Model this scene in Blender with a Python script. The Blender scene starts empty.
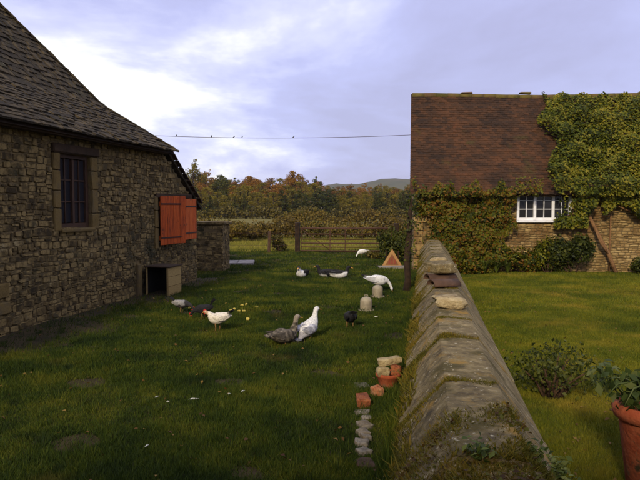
import bpy, math, random
import numpy as np
from mathutils import Matrix, Vector
R = math.radians
rng = np.random.default_rng(7)
random.seed(7)
sc = bpy.context.scene
COL = sc.collection

# ------------------------------------------------------------------ camera
CAM_H, FPX, PITCH = 2.1, 620.0, math.atan(34/620)
cam_d = bpy.data.cameras.new('camera'); cam = bpy.data.objects.new('camera', cam_d); COL.objects.link(cam)
cam.location = (0, 0, CAM_H); cam.rotation_euler = (R(90) - PITCH, 0, 0)
cam_d.sensor_width = 36; cam_d.lens = 36*FPX/640; cam_d.clip_start = .05; cam_d.clip_end = 6000
sc.camera = cam
sc.render.resolution_x, sc.render.resolution_y = 1024, 768
sc.view_settings.view_transform = 'Standard'; sc.view_settings.look = 'None'
sc.view_settings.exposure = 0.3; sc.view_settings.gamma = 1.0; sc.view_settings.use_curve_mapping = False

# ------------------------------------------------------------------ sky and sun
SUN_EL, SUN_TRAVEL = R(27), Vector((.32, .95, 0)).normalized()
w = bpy.data.worlds.new('World'); sc.world = w; w.use_nodes = True
nt = w.node_tree; nt.nodes.clear(); N = nt.nodes.new; L = nt.links.new
out = N('ShaderNodeOutputWorld'); bg = N('ShaderNodeBackground'); bg.inputs[1].default_value = .1
sky = N('ShaderNodeTexSky'); sky.sky_type = 'NISHITA'; sky.sun_disc = False
sky.sun_elevation = SUN_EL; sky.sun_rotation = math.atan2(-SUN_TRAVEL.x, -SUN_TRAVEL.y)
tc = N('ShaderNodeTexCoord'); sep = N('ShaderNodeSeparateXYZ'); L(tc.outputs['Generated'], sep.inputs[0])
add = N('ShaderNodeMath'); add.operation = 'MAXIMUM'; add.inputs[1].default_value = 0.0; L(sep.outputs[2], add.inputs[0])
ad2 = N('ShaderNodeMath'); ad2.operation = 'ADD'; ad2.inputs[1].default_value = .22; L(add.outputs[0], ad2.inputs[0])
dv = []
for k in (0, 1):
    d_ = N('ShaderNodeMath'); d_.operation = 'DIVIDE'; L(sep.outputs[k], d_.inputs[0]); L(ad2.outputs[0], d_.inputs[1]); dv.append(d_)
cmb = N('ShaderNodeCombineXYZ'); L(dv[0].outputs[0], cmb.inputs[0]); L(dv[1].outputs[0], cmb.inputs[1])
SKY_OFF = (4.0, 16.6)
mp = N('ShaderNodeMapping'); mp.inputs['Location'].default_value = (SKY_OFF[0], SKY_OFF[1], 0); L(cmb.outputs[0], mp.inputs[0])
n1 = N('ShaderNodeTexNoise'); n1.inputs['Scale'].default_value = .75; n1.inputs['Detail'].default_value = 7; n1.inputs['Roughness'].default_value = .58
n1.inputs['Distortion'].default_value = .25
L(mp.outputs[0], n1.inputs['Vector'])
rmp = N('ShaderNodeValToRGB'); L(n1.outputs[0], rmp.inputs[0])
e = rmp.color_ramp.elements
e[0].position = .36; e[0].color = (.50, .50, .78, 1)
e[1].position = .63; e[1].color = (1.14, 1.14, 1.10, 1)
x_ = e.new(.485); x_.color = (.59, .61, .98, 1)
x_ = e.new(.565); x_.color = (.80, .82, 1.12, 1)
sc10 = N('ShaderNodeVectorMath'); sc10.operation = 'SCALE'; sc10.inputs['Scale'].default_value = 8.4; L(rmp.outputs[0], sc10.inputs[0])
mx = N('ShaderNodeMix'); mx.data_type = 'RGBA'; mx.inputs[0].default_value = .9
L(sky.outputs[0], mx.inputs[6]); L(sc10.outputs[0], mx.inputs[7]); L(mx.outputs[2], bg.inputs[0]); L(bg.outputs[0], out.inputs[0])
sl = bpy.data.lights.new('sun', 'SUN'); sl.energy = 2.6; sl.angle = R(6); sl.color = (1, .85, .60)
so = bpy.data.objects.new('sun', sl); COL.objects.link(so)
trav = Vector((SUN_TRAVEL.x*math.cos(SUN_EL), SUN_TRAVEL.y*math.cos(SUN_EL), -math.sin(SUN_EL)))
so.rotation_euler = trav.to_track_quat('-Z', 'Y').to_euler(); so.location = (0, -5, 30)

# ------------------------------------------------------------------ helpers
def ray(px, py):
    u, v = (px-320)/FPX, (240-py)/FPX
    return Vector((u, math.cos(PITCH)+v*math.sin(PITCH), -math.sin(PITCH)+v*math.cos(PITCH)))
def G(px, py, z=0.0):                       # point of the ground (or a level z) seen at a photo pixel
    d = ray(px, py); t = (z-CAM_H)/d.z
    return Vector((0, 0, CAM_H))+d*t
def D(px, py, Y):                           # point at depth Y
    d = ray(px, py); return Vector((0, 0, CAM_H))+d*(Y/d.y)
def proj(p):
    y = p.y*math.cos(PITCH)-(p.z-CAM_H)*math.sin(PITCH)
    zz = p.y*math.sin(PITCH)+(p.z-CAM_H)*math.cos(PITCH)
    return 320+FPX*p.x/max(y, .01), 240-FPX*zz/max(y, .01), y

def srgb(r, g, b):
    f = lambda c: ((c/255+.055)/1.055)**2.4 if c > 10 else c/255/12.92
    return (f(r), f(g), f(b))
MATS = {}
def mat(name, cols, scale=3.0, rough=.9, bump=.0, bscale=None, vary=.25, stretch=None, patch=None, leaf=0.0, spec=.3, attr=False, wear=None):
    """cols: 2+ linear colours mixed by noise and by each piece's own random value"""
    if name in MATS: return MATS[name]
    m = bpy.data.materials.new(name); m.use_nodes = True; t = m.node_tree; n = t.nodes.new; l = t.links.new
    b = t.nodes['Principled BSDF']; b.inputs['Roughness'].default_value = rough
    b.inputs['Specular IOR Level'].default_value = spec
    co = n('ShaderNodeTexCoord'); geo = n('ShaderNodeNewGeometry'); oi = n('ShaderNodeObjectInfo')
    vec = geo.outputs['Position']
    if stretch:
        mpn = n('ShaderNodeMapping'); mpn.inputs['Scale'].default_value = stretch
        l(co.outputs['Object'], mpn.inputs[0]); vec = mpn.outputs[0]
    no = n('ShaderNodeTexNoise'); no.inputs['Scale'].default_value = scale; no.inputs['Detail'].default_value = 8; no.inputs['Roughness'].default_value = .62
    l(vec, no.inputs['Vector'])
    sm = n('ShaderNodeMath'); sm.operation = 'ADD'; l(geo.outputs['Random Per Island'], sm.inputs[0]); l(oi.outputs['Random'], sm.inputs[1])
    fr = n('ShaderNodeMath'); fr.operation = 'FRACT'; l(sm.outputs[0], fr.inputs[0])
    mr = n('ShaderNodeMapRange'); mr.inputs['To Min'].default_value = -vary; mr.inputs['To Max'].default_value = vary; l(fr.outputs[0], mr.inputs[0])
    ct = n('ShaderNodeMapRange'); ct.inputs['From Min'].default_value = .3; ct.inputs['From Max'].default_value = .7; l(no.outputs[0], ct.inputs[0])
    s2 = n('ShaderNodeMath'); s2.operation = 'ADD'; l(ct.outputs[0], s2.inputs[0]); l(mr.outputs[0], s2.inputs[1])
    cr = n('ShaderNodeValToRGB'); l(s2.outputs[0], cr.inputs[0]); el = cr.color_ramp.elements
    k = len(cols)
    el[0].position = 0; el[0].color = (*cols[0], 1); el[1].position = 1; el[1].color = (*cols[-1], 1)
    for i in range(1, k-1):
        q = el.new(i/(k-1)); q.color = (*cols[i], 1)
    colour = cr.outputs[0]
    if attr:
        at = n('ShaderNodeAttribute'); at.attribute_name = 'Col'
        mm = n('ShaderNodeMix'); mm.data_type = 'RGBA'; mm.blend_type = 'MULTIPLY'; mm.inputs[0].default_value = 1
        l(at.outputs['Color'], mm.inputs[6]); l(colour, mm.inputs[7]); colour = mm.outputs[2]
    if patch:                                # (colour, scale, lo, hi): broad patches such as moss, lichen or worn ground
        for (pc, ps, lo, hi) in patch:
            pn = n('ShaderNodeTexNoise'); pn.inputs['Scale'].default_value = ps; pn.inputs['Detail'].default_value = 5
            pn.inputs['Roughness'].default_value = .65
            l(geo.outputs['Position'], pn.inputs['Vector'])
            pr = n('ShaderNodeMapRange'); pr.inputs['From Min'].default_value = lo; pr.inputs['From Max'].default_value = hi; l(pn.outputs[0], pr.inputs[0])
            mm = n('ShaderNodeMix'); mm.data_type = 'RGBA'; l(pr.outputs[0], mm.inputs[0]); l(colour, mm.inputs[6]); mm.inputs[7].default_value = (*pc, 1)
            colour = mm.outputs[2]
    l(colour, b.inputs['Base Color'])
    if bump:
        bn = n('ShaderNodeTexNoise'); bn.inputs['Scale'].default_value = bscale or scale*5; bn.inputs['Detail'].default_value = 6
        l(vec, bn.inputs['Vector'])
        bp = n('ShaderNodeBump'); bp.inputs['Strength'].default_value = bump; bp.inputs['Distance'].default_value = .02
        l(bn.outputs[0], bp.inputs['Height']); l(bp.outputs[0], b.inputs['Normal'])
    if leaf:
        tr = n('ShaderNodeBsdfTranslucent'); l(colour, tr.inputs[0]); ms = n('ShaderNodeMixShader'); ms.inputs[0].default_value = leaf
        l(b.outputs[0], ms.inputs[1]); l(tr.outputs[0], ms.inputs[2]); l(ms.outputs[0], t.nodes['Material Output'].inputs[0])
    MATS[name] = m
    return m

def mesh(name, V, F, smooth=False, m=None):
    me = bpy.data.meshes.new(name)
    if isinstance(F, np.ndarray):
        V = np.asarray(V, dtype=np.float32); k = F.shape[1]; nf = len(F)
        me.vertices.add(len(V)); me.vertices.foreach_set('co', V.ravel())
        me.loops.add(nf*k); me.loops.foreach_set('vertex_index', F.astype(np.int32).ravel())
        me.polygons.add(nf); me.polygons.foreach_set('loop_start', np.arange(0, nf*k, k, dtype=np.int32))
        me.update(calc_edges=True)
    else:
        me.from_pydata([tuple(v) for v in V], [], F); me.update()
    if smooth: me.polygons.foreach_set('use_smooth', np.ones(len(me.polygons), dtype=bool))
    if m: me.materials.append(m)
    return me
def obj(name, me, parent=None, loc=None, rot=None, scale=None):
    o = bpy.data.objects.new(name, me); COL.objects.link(o)
    if parent: o.parent = parent
    if loc is not None: o.location = loc
    if rot is not None: o.rotation_euler = rot
    if scale is not None: o.scale = scale
    return o
def tag(o, label, cat, group=None):
    o['label'] = label; o['category'] = cat
    if group: o['group'] = group
    return o
def thing(name, label, cat, loc=(0, 0, 0), rz=0, group=None):
    return tag(obj(name, None, None, loc, (0, 0, rz)), label, cat, group)
def structure(o): o['kind'] = 'structure'; return o
def stuff(o): o['kind'] = 'stuff'; return o

class MB:
    def __init__(s): s.v = []; s.f = []
    def add(s, V, F):
        o = len(s.v); s.v += [tuple(p) for p in V]; s.f += [tuple(i+o for i in f) for f in F]; return s
    def box(s, c, d, M=None, bev=0.0, jit=0.0):
        x, y, z = d[0]/2, d[1]/2, d[2]/2
        if bev:
            b = min(bev, x*.9, y*.9, z*.9); V = []
            for sx in (-1, 1):
                for sy in (-1, 1):
                    for sz in (-1, 1):
                        V += [(sx*x, sy*(y-b), sz*(z-b)), (sx*(x-b), sy*y, sz*(z-b)), (sx*(x-b), sy*(y-b), sz*z)]
            i = lambda a, b_, c_, k: ((a > 0)*4+(b_ > 0)*2+(c_ > 0))*3+k
            F = []
            for a in (-1, 1):
                q = [i(a, -1, -1, 0), i(a, 1, -1, 0), i(a, 1, 1, 0), i(a, -1, 1, 0)]; F.append(q if a > 0 else q[::-1])
                q = [i(-1, a, -1, 1), i(-1, a, 1, 1), i(1, a, 1, 1), i(1, a, -1, 1)]; F.append(q if a > 0 else q[::-1])
                q = [i(-1, -1, a, 2), i(1, -1, a, 2), i(1, 1, a, 2), i(-1, 1, a, 2)]; F.append(q if a > 0 else q[::-1])
            for a in (-1, 1):
                for c_ in (-1, 1):
                    q = [i(a, c_, -1, 0), i(a, c_, 1, 0), i(a, c_, 1, 1), i(a, c_, -1, 1)]; F.append(q if a*c_ < 0 else q[::-1])
                    q = [i(a, -1, c_, 0), i(a, 1, c_, 0), i(a, 1, c_, 2), i(a, -1, c_, 2)]; F.append(q if a*c_ > 0 else q[::-1])
                    q = [i(-1, a, c_, 1), i(1, a, c_, 1), i(1, a, c_, 2), i(-1, a, c_, 2)]; F.append(q if a*c_ < 0 else q[::-1])
                    for d2 in (-1, 1):
                        q = [i(a, c_, d2, 0), i(a, c_, d2, 1), i(a, c_, d2, 2)]; F.append(q if a*c_*d2 > 0 else q[::-1])
        else:
            V = [(a*x, b*y, c_*z) for a in (-1, 1) for b in (-1, 1) for c_ in (-1, 1)]
            F = [(0, 1, 3, 2), (4, 6, 7, 5), (0, 4, 5, 1), (2, 3, 7, 6), (0, 2, 6, 4), (1, 5, 7, 3)]
        P = []
        for v in V:
            p = Vector(v)
            if jit: p += Vector((random.uniform(-jit, jit), random.uniform(-jit, jit), random.uniform(-jit, jit)))
            if M is not None: p = M @ p
            P.append(p+Vector(c))
        return s.add(P, F)
    def tube(s, path, rad, n=8, cap=True, wob=0.0):
        path = [Vector(p) for p in path]; k = len(path)
        if not hasattr(rad, '__len__'): rad = [rad]*k
        V, F = [], []; up = None
        for i, p in enumerate(path):
            t = (path[min(i+1, k-1)]-path[max(i-1, 0)]).normalized()
            if up is None:
                up = t.orthogonal().normalized()
            else:
                up = (up-t*up.dot(t)).normalized()
            sd = t.cross(up)
            for j in range(n):
                a = 2*math.pi*j/n; r = rad[i]*(1+random.uniform(-wob, wob))
                V.append(p+(up*math.cos(a)+sd*math.sin(a))*r)
        for i in range(k-1):
            for j in range(n):
                a, b = i*n+j, i*n+(j+1) % n; F.append((a, b, b+n, a+n))
        if cap: F.append(tuple(range(n))[::-1]); F.append(tuple(range((k-1)*n, k*n)))
        return s.add(V, F)
    def lathe(s, prof, n=24, c=(0, 0, 0)):
        V = [(c[0]+r*math.cos(2*math.pi*j/n), c[1]+r*math.sin(2*math.pi*j/n), c[2]+z) for r, z in prof for j in range(n)]
        F = []
        for i in range(len(prof)-1):
            for j in range(n):
                a, b = i*n+j, i*n+(j+1) % n; F.append((a, b, b+n, a+n))
        F.append(tuple(range(n))[::-1]); F.append(tuple(range((len(prof)-1)*n, len(prof)*n)))
        return s.add(V, F)
    def prism(s, poly, y0, y1):             # outline in x,z extruded along y
        k = len(poly); V = [(x, y0, z) for x, z in poly]+[(x, y1, z) for x, z in poly]
        F = [tuple(range(k)), tuple(range(k, 2*k))[::-1]]+[(i, i+k, (i+1) % k+k, (i+1) % k) for i in range(k)]
        return s.add(V, F)
    def obj(s, name, m, parent=None, smooth=False, **kw):
        return obj(name, mesh(name, s.v, s.f, smooth, m), parent, **kw)

def leaves(P, Nn, size, droop=.3, ratio=.62, jitter=.7, fold=.15):
    """leaf-shaped quads at points P facing roughly Nn -> V, F arrays"""
    k = len(P); P = np.asarray(P, float); Nn = np.asarray(Nn, float)+rng.normal(0, jitter, (k, 3))
    Nn /= np.linalg.norm(Nn, axis=1)[:, None]+1e-9
    t = rng.normal(0, 1, (k, 3)); t[:, 2] -= droop*2; t -= Nn*np.sum(t*Nn, 1)[:, None]; t /= np.linalg.norm(t, axis=1)[:, None]+1e-9
    sd = np.cross(Nn, t); s = (np.asarray(size)*rng.uniform(.6, 1.35, k))[:, None]
    V = np.stack([P-t*s*.5, P+sd*s*.5*ratio+Nn*s*fold, P+t*s*.5, P-sd*s*.5*ratio+Nn*s*fold], 1).reshape(-1, 3)
    return V, np.arange(4*k).reshape(k, 4)
def clumps(centres, radii, n, shell=.55):
    """points and normals spread through blobs, denser to the outside"""
    centres = np.asarray(centres, float); radii = np.asarray(radii, float)
    if radii.ndim == 1: radii = np.repeat(radii[:, None], 3, 1)
    wgt = (radii[:, 0]*radii[:, 2]); wgt = wgt/wgt.sum(); i = rng.choice(len(centres), n, p=wgt)
    d = rng.normal(0, 1, (n, 3)); d /= np.linalg.norm(d, axis=1)[:, None]
    r = (shell+(1-shell)*rng.random(n))*(.85+.3*rng.random(n))
    return centres[i]+d*radii[i]*r[:, None], d
def blades(x, y, z, h, wd, lean=.5):
    k = len(x); a = rng.uniform(0, 2*math.pi, k); b = rng.uniform(0, 2*math.pi, k); ln = h*lean*rng.random(k)
    V = np.empty((k, 3, 3), np.float32)
    V[:, 0] = np.stack([x-np.cos(a)*wd, y-np.sin(a)*wd, z], 1); V[:, 1] = np.stack([x+np.cos(a)*wd, y+np.sin(a)*wd, z], 1)
    V[:, 2] = np.stack([x+np.cos(b)*ln, y+np.sin(b)*ln, z+h], 1)
    return V.reshape(-1, 3), np.arange(3*k).reshape(k, 3)

def stone_var(seed, inset=.91):
    r = random.Random(seed); c = lambda: r.uniform(.08, .26)
    ring = []
    for (sx, sz) in ((-1, -1), (1, -1), (1, 1), (-1, 1)):
        a, b = c(), c()
        p1 = (sx*(.5-a), sz*(.5-r.uniform(0, .05))); p2 = (sx*(.5-r.uniform(0, .05)), sz*(.5-b))
        ring += [p2, p1] if sx*sz > 0 else [p1, p2]
    V = [(x, .35, z) for x, z in ring]+[(x, -.62+r.uniform(-.10, .10), z) for x, z in ring]
    V += [(x*inset, -.92+r.uniform(-.1, .1), z*inset) for x, z in ring]+[(0, -1.0+r.uniform(-.06, .06), 0)]
    F = []
    for k in (0, 8):
        for j in range(8): F.append((k+j, k+(j+1) % 8, k+8+(j+1) % 8, k+8+j))
    for j in range(8): F.append((16+j, 16+(j+1) % 8, 24))
    return V, F
def slab_var(seed, t=1.0):
    r = random.Random(seed); j = lambda s: r.uniform(-s, s)
    V = []
    for z in (-.5, .5):
        V += [(-.5+j(.015), -.5+j(.06), z), (0+j(.1), -.5+j(.06), z), (.5+j(.015), -.5+j(.06), z), (.5, .5, z), (-.5, .5, z)]
    F = [(4, 3, 2, 1, 0), (5, 6, 7, 8, 9)]+[(i, (i+1) % 5, (i+1) % 5+5, i+5) for i in range(5)]
    return V, F
def pieces(parent, world, name, variants, mats_, m, limit=300, smooth=True):
    """the largest pieces in view become objects of their own (shared meshes), the rest one joined part"""
    ms = [mesh(name, V, F, smooth, m) for V, F in variants]
    if smooth:
        for q_ in ms: q_.set_sharp_from_angle(angle=R(38))
    sc_ = []
    for i, M in enumerate(mats_):
        p = (world @ M).translation; px, py, d = proj(p); s = M.to_scale()
        sc_.append((s.x*max(s.y, s.z)/(d*d) if (d > .5 and -15 < px < 655 and -15 < py < 495) else -1, i))
    sc_.sort(reverse=True); own = [i for a, i in sc_[:limit] if a > 0]; ownset = set(own)
    for i in own:
        o = obj(name, ms[i % len(ms)], parent); o.matrix_local = mats_[i]
    rest = [i for i in range(len(mats_)) if i not in ownset]
    if rest:
        b = MB()
        for i in rest:
            V, F = variants[i % len(variants)]; M = mats_[i]; b.add([M @ Vector(v) for v in V], F)
        o_ = stuff(b.obj(name+'_field', m, parent, smooth))
        if smooth: o_.data.set_sharp_from_angle(angle=R(38))
def TRS(l, s, rx=0, ry=0, rz=0):
    return Matrix.Translation(l) @ Matrix.Rotation(rz, 4, 'Z') @ Matrix.Rotation(ry, 4, 'Y') @ Matrix.Rotation(rx, 4, 'X') @ Matrix.Diagonal((*s, 1))
def rubble(x0, x1, z0, z1, holes, hmin, hmax, wmin, wmax, depth, top=None, gap=.009):
    """transforms of coursed rubble filling a wall face in local x,z (outside is -y)"""
    T = []; z = z0; ph = random.uniform(0, 9)
    while z < z1-.03:
        h = random.uniform(hmin, hmax); h = min(h, z1-z)
        if z1-z-h < hmin*.6: h = z1-z
        spans = [(x0, x1)]
        for (a, b, c, d) in holes:
            if z+h*.6 > c and z+h*.4 < d:
                spans = [q for (s, e_) in spans for q in ((s, min(e_, a)), (max(s, b), e_)) if q[1]-q[0] > .05]
        for (s, e_) in spans:
            x = s
            while x < e_-.02:
                wd = min(random.uniform(wmin, wmax)*(1.25 if random.random() < .12 else 1), e_-x)
                if e_-x-wd < wmin*.7: wd = e_-x
                sub = [(0, 1)] if (h < hmin*1.25 or random.random() > .34) else random.choice([[(0, .48), (.48, 1)], [(0, .36), (.36, 1)], [(0, .64), (.64, 1)]])
                for (a, b) in sub:
                    hh = h*(b-a); zc = z+h*(a+b)/2+.030*math.sin(x*1.9+ph+z)+.014*math.sin(x*5.3-ph)
                    xc = x+wd/2
                    if top and zc+hh*.45 > top(xc): continue
                    T.append(TRS((xc, .031, zc), (wd-gap*random.uniform(.6, 1.6), depth*random.uniform(.6, 1.25), hh-gap*random.uniform(.6, 1.6)), 0, R(random.uniform(-5, 5)), 0))
                x += wd
        z += h
    return T

# ------------------------------------------------------------------ palette
M_grassground = mat('yard_soil', [srgb(34, 28, 12), srgb(52, 42, 20), srgb(64, 52, 26)], 2.2, 1, .6, 40, 0, patch=[(srgb(52, 40, 22), .55, .56, .68)])
M_lawnground = mat('lawn_soil', [srgb(58, 60, 8), srgb(84, 80, 12)], 1.6, 1, .4, 40, 0)
M_field = mat('field_grass', [srgb(80, 74, 22), srgb(104, 94, 30), srgb(92, 82, 26)], .12, 1, .3, 8, 0)
M_yardgrass = mat('yard_grass', [srgb(24, 40, 2), srgb(44, 62, 4), srgb(70, 82, 8), srgb(104, 102, 22)], 1.0, .8, 0, None, .3, leaf=.25, patch=[(srgb(84, 76, 26), .8, .60, .72), (srgb(30, 46, 4), 2.7, .58, .70)])
M_lawngrass = mat('lawn_grass', [srgb(62, 74, 5), srgb(92, 98, 10), srgb(126, 120, 24)], .8, .8, 0, None, .3, leaf=.25, patch=[(srgb(140, 122, 36), .5, .53, .70), (srgb(60, 78, 6), 1.7, .58, .72)])
M_stone = mat('rubble_stone', [srgb(58, 47, 26), srgb(98, 81, 47), srgb(142, 120, 74), srgb(78, 67, 43)], 5, .95, .7, 26, .42, patch=[(srgb(46, 44, 24), 1.1, .53, .68), (srgb(148, 132, 92), 3.1, .62, .72), (srgb(36, 32, 22), 6, .62, .72)])
M_mortar = mat('old_mortar', [srgb(80, 67, 42), srgb(118, 100, 66)], 9, 1, .6, 60, 0)
M_jamb = mat('dressed_stone', [srgb(88, 71, 36), srgb(112, 92, 50), srgb(96, 82, 54)], 4, .95, .5, 30, .3)
M_slate = mat('stone_slate', [srgb(34, 28, 17), srgb(52, 43, 27), srgb(86, 73, 49)], 7, .9, .6, 24, .24, patch=[(srgb(64, 60, 28), 1.6, .6, .74), (srgb(128, 118, 100), 4, .66, .76)])
M_tile = mat('clay_tile', [srgb(42, 28, 17), srgb(62, 40, 22), srgb(80, 50, 27)], 1.2, .9, .5, 30, .34, patch=[(srgb(66, 58, 22), 1.1, .60, .76), (srgb(104, 54, 27), .6, .66, .78)])
M_cstone = mat('ochre_stone', [srgb(104, 82, 48), srgb(140, 114, 70), srgb(166, 142, 94)], 4, .95, .6, 30, .35, patch=[(srgb(104, 74, 40), 1.2, .55, .7)])
M_cop = mat('coping_stone', [srgb(80, 68, 44), srgb(120, 105, 70), srgb(154, 138, 100)], 11, .95, 1.0, 55, .24, patch=[(srgb(78, 68, 30), 2.6, .52, .66), (srgb(140, 110, 50), 3.9, .56, .68), (srgb(66, 57, 38), 8, .59, .69), (srgb(176, 166, 138), 24, .61, .67)])
M_oldwood = mat('old_wood', [srgb(40, 28, 18), srgb(70, 52, 34)], 6, .9, .5, 20, .2, stretch=(1, 1, 1))
M_winwood = mat('brown_window_wood', [srgb(52, 34, 22), srgb(72, 48, 30)], 6, .7, .2, 20, .2)
M_shutter = mat('orange_red_paint', [srgb(126, 50, 14), srgb(186, 78, 18), srgb(204, 102, 36)], 3, .75, .5, 30, .30, stretch=(14, 14, 1.2), patch=[(srgb(104, 52, 26), 9, .60, .70)])
M_iron = mat('dark_iron', [srgb(70, 40, 30), srgb(44, 32, 26)], 12, .7, .3, 40, .1)
M_white = mat('white_paint', [srgb(214, 214, 216), srgb(236, 236, 238)], 5, .5, .1, 30, .1)
M_dark = mat('shade_and_eye_black', [srgb(16, 14, 12), srgb(24, 22, 18)], 2, 1)  # near-black: indoor shade put into the colour; bird eyes share it
M_ply = mat('pale_boards', [srgb(140, 116, 66), srgb(176, 150, 94)], 4, .85, .3, 18, .25, stretch=(3, 3, 20))
M_gate = mat('rusted_gate_bar', [srgb(58, 38, 28), srgb(84, 56, 40)], 6, .8, .3, 40, .2)
M_terra = mat('terracotta', [srgb(112, 50, 26), srgb(152, 72, 40), srgb(172, 98, 64)], 5, .9, .4, 30, .2, patch=[(srgb(116, 96, 70), 6, .58, .70), (srgb(70, 58, 34), 9, .60, .70)])
M_brick = mat('old_brick', [srgb(108, 58, 34), srgb(150, 86, 50), srgb(166, 120, 84)], 12, .95, 1.0, 40, .3, patch=[(srgb(92, 76, 44), 12, .56, .68)])
M_palestone = mat('pale_stone', [srgb(116, 98, 68), srgb(158, 140, 102), srgb(184, 168, 130)], 9, .95, 1.0, 40, .25, patch=[(srgb(96, 84, 50), 8, .56, .68), (srgb(70, 62, 44), 16, .60, .68)])
M_brownstone = mat('brown_stone', [srgb(58, 42, 32), srgb(90, 66, 50)], 6, .9, .8, 24, .25)
M_slab = mat('grey_flagstone', [srgb(106, 100, 96), srgb(146, 138, 130)], 5, .9, .5, 26, .2)
M_zinc = mat('galvanised_steel', [srgb(120, 110, 90), srgb(160, 148, 122)], 8, .6, .2, 30, .1, spec=.5)
M_bark = mat('bark', [srgb(58, 42, 30), srgb(92, 68, 48)], 8, .95, .9, 30, .2)
M_palebark = mat('pale_bark', [srgb(104, 74, 46), srgb(140, 104, 68)], 8, .95, .8, 30, .2)
M_bark2 = mat('dark_bark', [srgb(30, 22, 15), srgb(58, 42, 28)], 6, .95, 1, 16, .2)
def leafmat(name, cols, vary=.5, lf=.35, sc_=1.2): return mat(name, [srgb(*c) for c in cols], sc_, .6, 0, None, vary, leaf=lf, spec=.25)
M_ivy = leafmat('creeper_leaves', [(48, 58, 10), (82, 88, 14), (112, 108, 24), (122, 74, 22), (98, 100, 22)])
M_wist = leafmat('golden_creeper_leaves', [(44, 54, 6), (78, 86, 12), (110, 110, 20), (140, 128, 34)])
M_shrub = leafmat('shrub_leaves', [(38, 46, 12), (66, 74, 22), (96, 98, 36)])
M_weed = leafmat('weed_leaves', [(56, 70, 20), (92, 104, 36), (124, 128, 56)])
M_pot_leaf = leafmat('pot_plant_leaves', [(44, 58, 22), (74, 88, 38), (104, 110, 60)])
M_moss = mat('wall_moss', [srgb(66, 64, 10), srgb(98, 90, 18), srgb(122, 98, 28)], 3, .9, 0, None, .4, leaf=.25)
M_hedge = leafmat('hedge_leaves', [(64, 52, 18), (98, 80, 26), (120, 100, 36), (88, 84, 28)], .4, .3, .4)
M_bush = leafmat('field_bush_leaves', [(58, 54, 18), (92, 82, 28), (118, 104, 38)], .4, .3)
T_or = leafmat('rust_tree_leaves', [(104, 68, 16), (138, 92, 20), (152, 106, 26), (112, 92, 26)], .4, .35, .12)
T_ye = leafmat('olive_tree_leaves', [(80, 76, 18), (114, 102, 24), (136, 118, 32)], .4, .35, .12)
T_gr = leafmat('green_tree_leaves', [(44, 52, 15), (68, 72, 20), (88, 86, 26)], .4, .3, .12)
T_br = leafmat('copper_tree_leaves', [(96, 68, 22), (122, 84, 26), (132, 96, 32)], .4, .35, .12)
M_plume = mat('plumage', [(.42, .41, .40), (.86, .85, .83), (1, 1, 1)], 44, .85, .5, 60, .05, attr=True)
M_horn = mat('beak_horn', [srgb(190, 130, 50), srgb(210, 160, 80)], 20, .5)
M_comb = mat('red_comb', [srgb(170, 30, 22), srgb(196, 44, 30)], 20, .6)
M_shank = mat('bird_shank', [srgb(96, 70, 36), srgb(128, 96, 54)], 30, .7)
def glassmat():
    m = bpy.data.materials.new('window_glass'); m.use_nodes = True; b = m.node_tree.nodes['Principled BSDF']
    b.inputs['Base Color'].default_value = (.02, .02, .024, 1); b.inputs['Roughness'].default_value = .05; b.inputs['Specular IOR Level'].default_value = .18
    return m
M_glass = glassmat()

# ------------------------------------------------------------------ ground, field, hills
WDX = .17                                    # the garden wall runs along (.17, 1)
def wall_c(Y): return .12+WDX*Y              # x of the coping's left ridge edge
xs = np.concatenate([np.linspace(-1700, -60, 24), np.linspace(-50, 50, 60), np.linspace(60, 1700, 24)])
ys = np.concatenate([np.linspace(-300, -20, 8), np.linspace(-15, 60, 60), np.linspace(66, 2200, 60)])
XX, YY = np.meshgrid(xs, ys); ZZ = np.zeros_like(XX)-.02
idx = np.arange(XX.size).reshape(XX.shape)
F = np.stack([idx[:-1, :-1], idx[:-1, 1:], idx[1:, 1:], idx[1:, :-1]], -1).reshape(-1, 4)
structure(obj('ground', mesh('ground', np.stack([XX, YY, ZZ], -1).reshape(-1, 3), F, True, M_field)))
def bumpz(x, y): return .018*np.sin(x*1.3+.6*y)+.014*np.sin(y*2.1-x*.9)+.010*np.sin(x*3.7+y*2.9)
def sheet(name, x0, x1, y0, y1, m, nx=70, ny=110, z=.0):
    a, b = np.meshgrid(np.linspace(x0, x1, nx), np.linspace(y0, y1, ny)); i = np.arange(a.size).reshape(a.shape)
    f = np.stack([i[:-1, :-1], i[:-1, 1:], i[1:, 1:], i[1:, :-1]], -1).reshape(-1, 4)
    c = z+bumpz(a, b)+.025
    wx = a                                    # keep the sheet on its own side of the wall line
    return structure(obj(name, mesh(name, np.stack([wx, b, c], -1).reshape(-1, 3), f, True, m)))
def skewsheet(name, left, right, y0, y1, m, nx=70, ny=110):
    t, b = np.meshgrid(np.linspace(0, 1, nx), np.linspace(y0, y1, ny)); a = left(b)*(1-t)+right(b)*t
    i = np.arange(a.size).reshape(a.shape)
    f = np.stack([i[:-1, :-1], i[:-1, 1:], i[1:, 1:], i[1:, :-1]], -1).reshape(-1, 4)
    return structure(obj(name, mesh(name, np.stack([a, b, bumpz(a, b)+.025], -1).reshape(-1, 3), f, True, m)))
skewsheet('yard_ground', lambda y: y*0-14, lambda y: wall_c(y)+.17, -4, 29, M_grassground)
skewsheet('lawn_ground', lambda y: wall_c(y)+.18, lambda y: y*0+16, -4, 21, M_lawnground)
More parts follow.
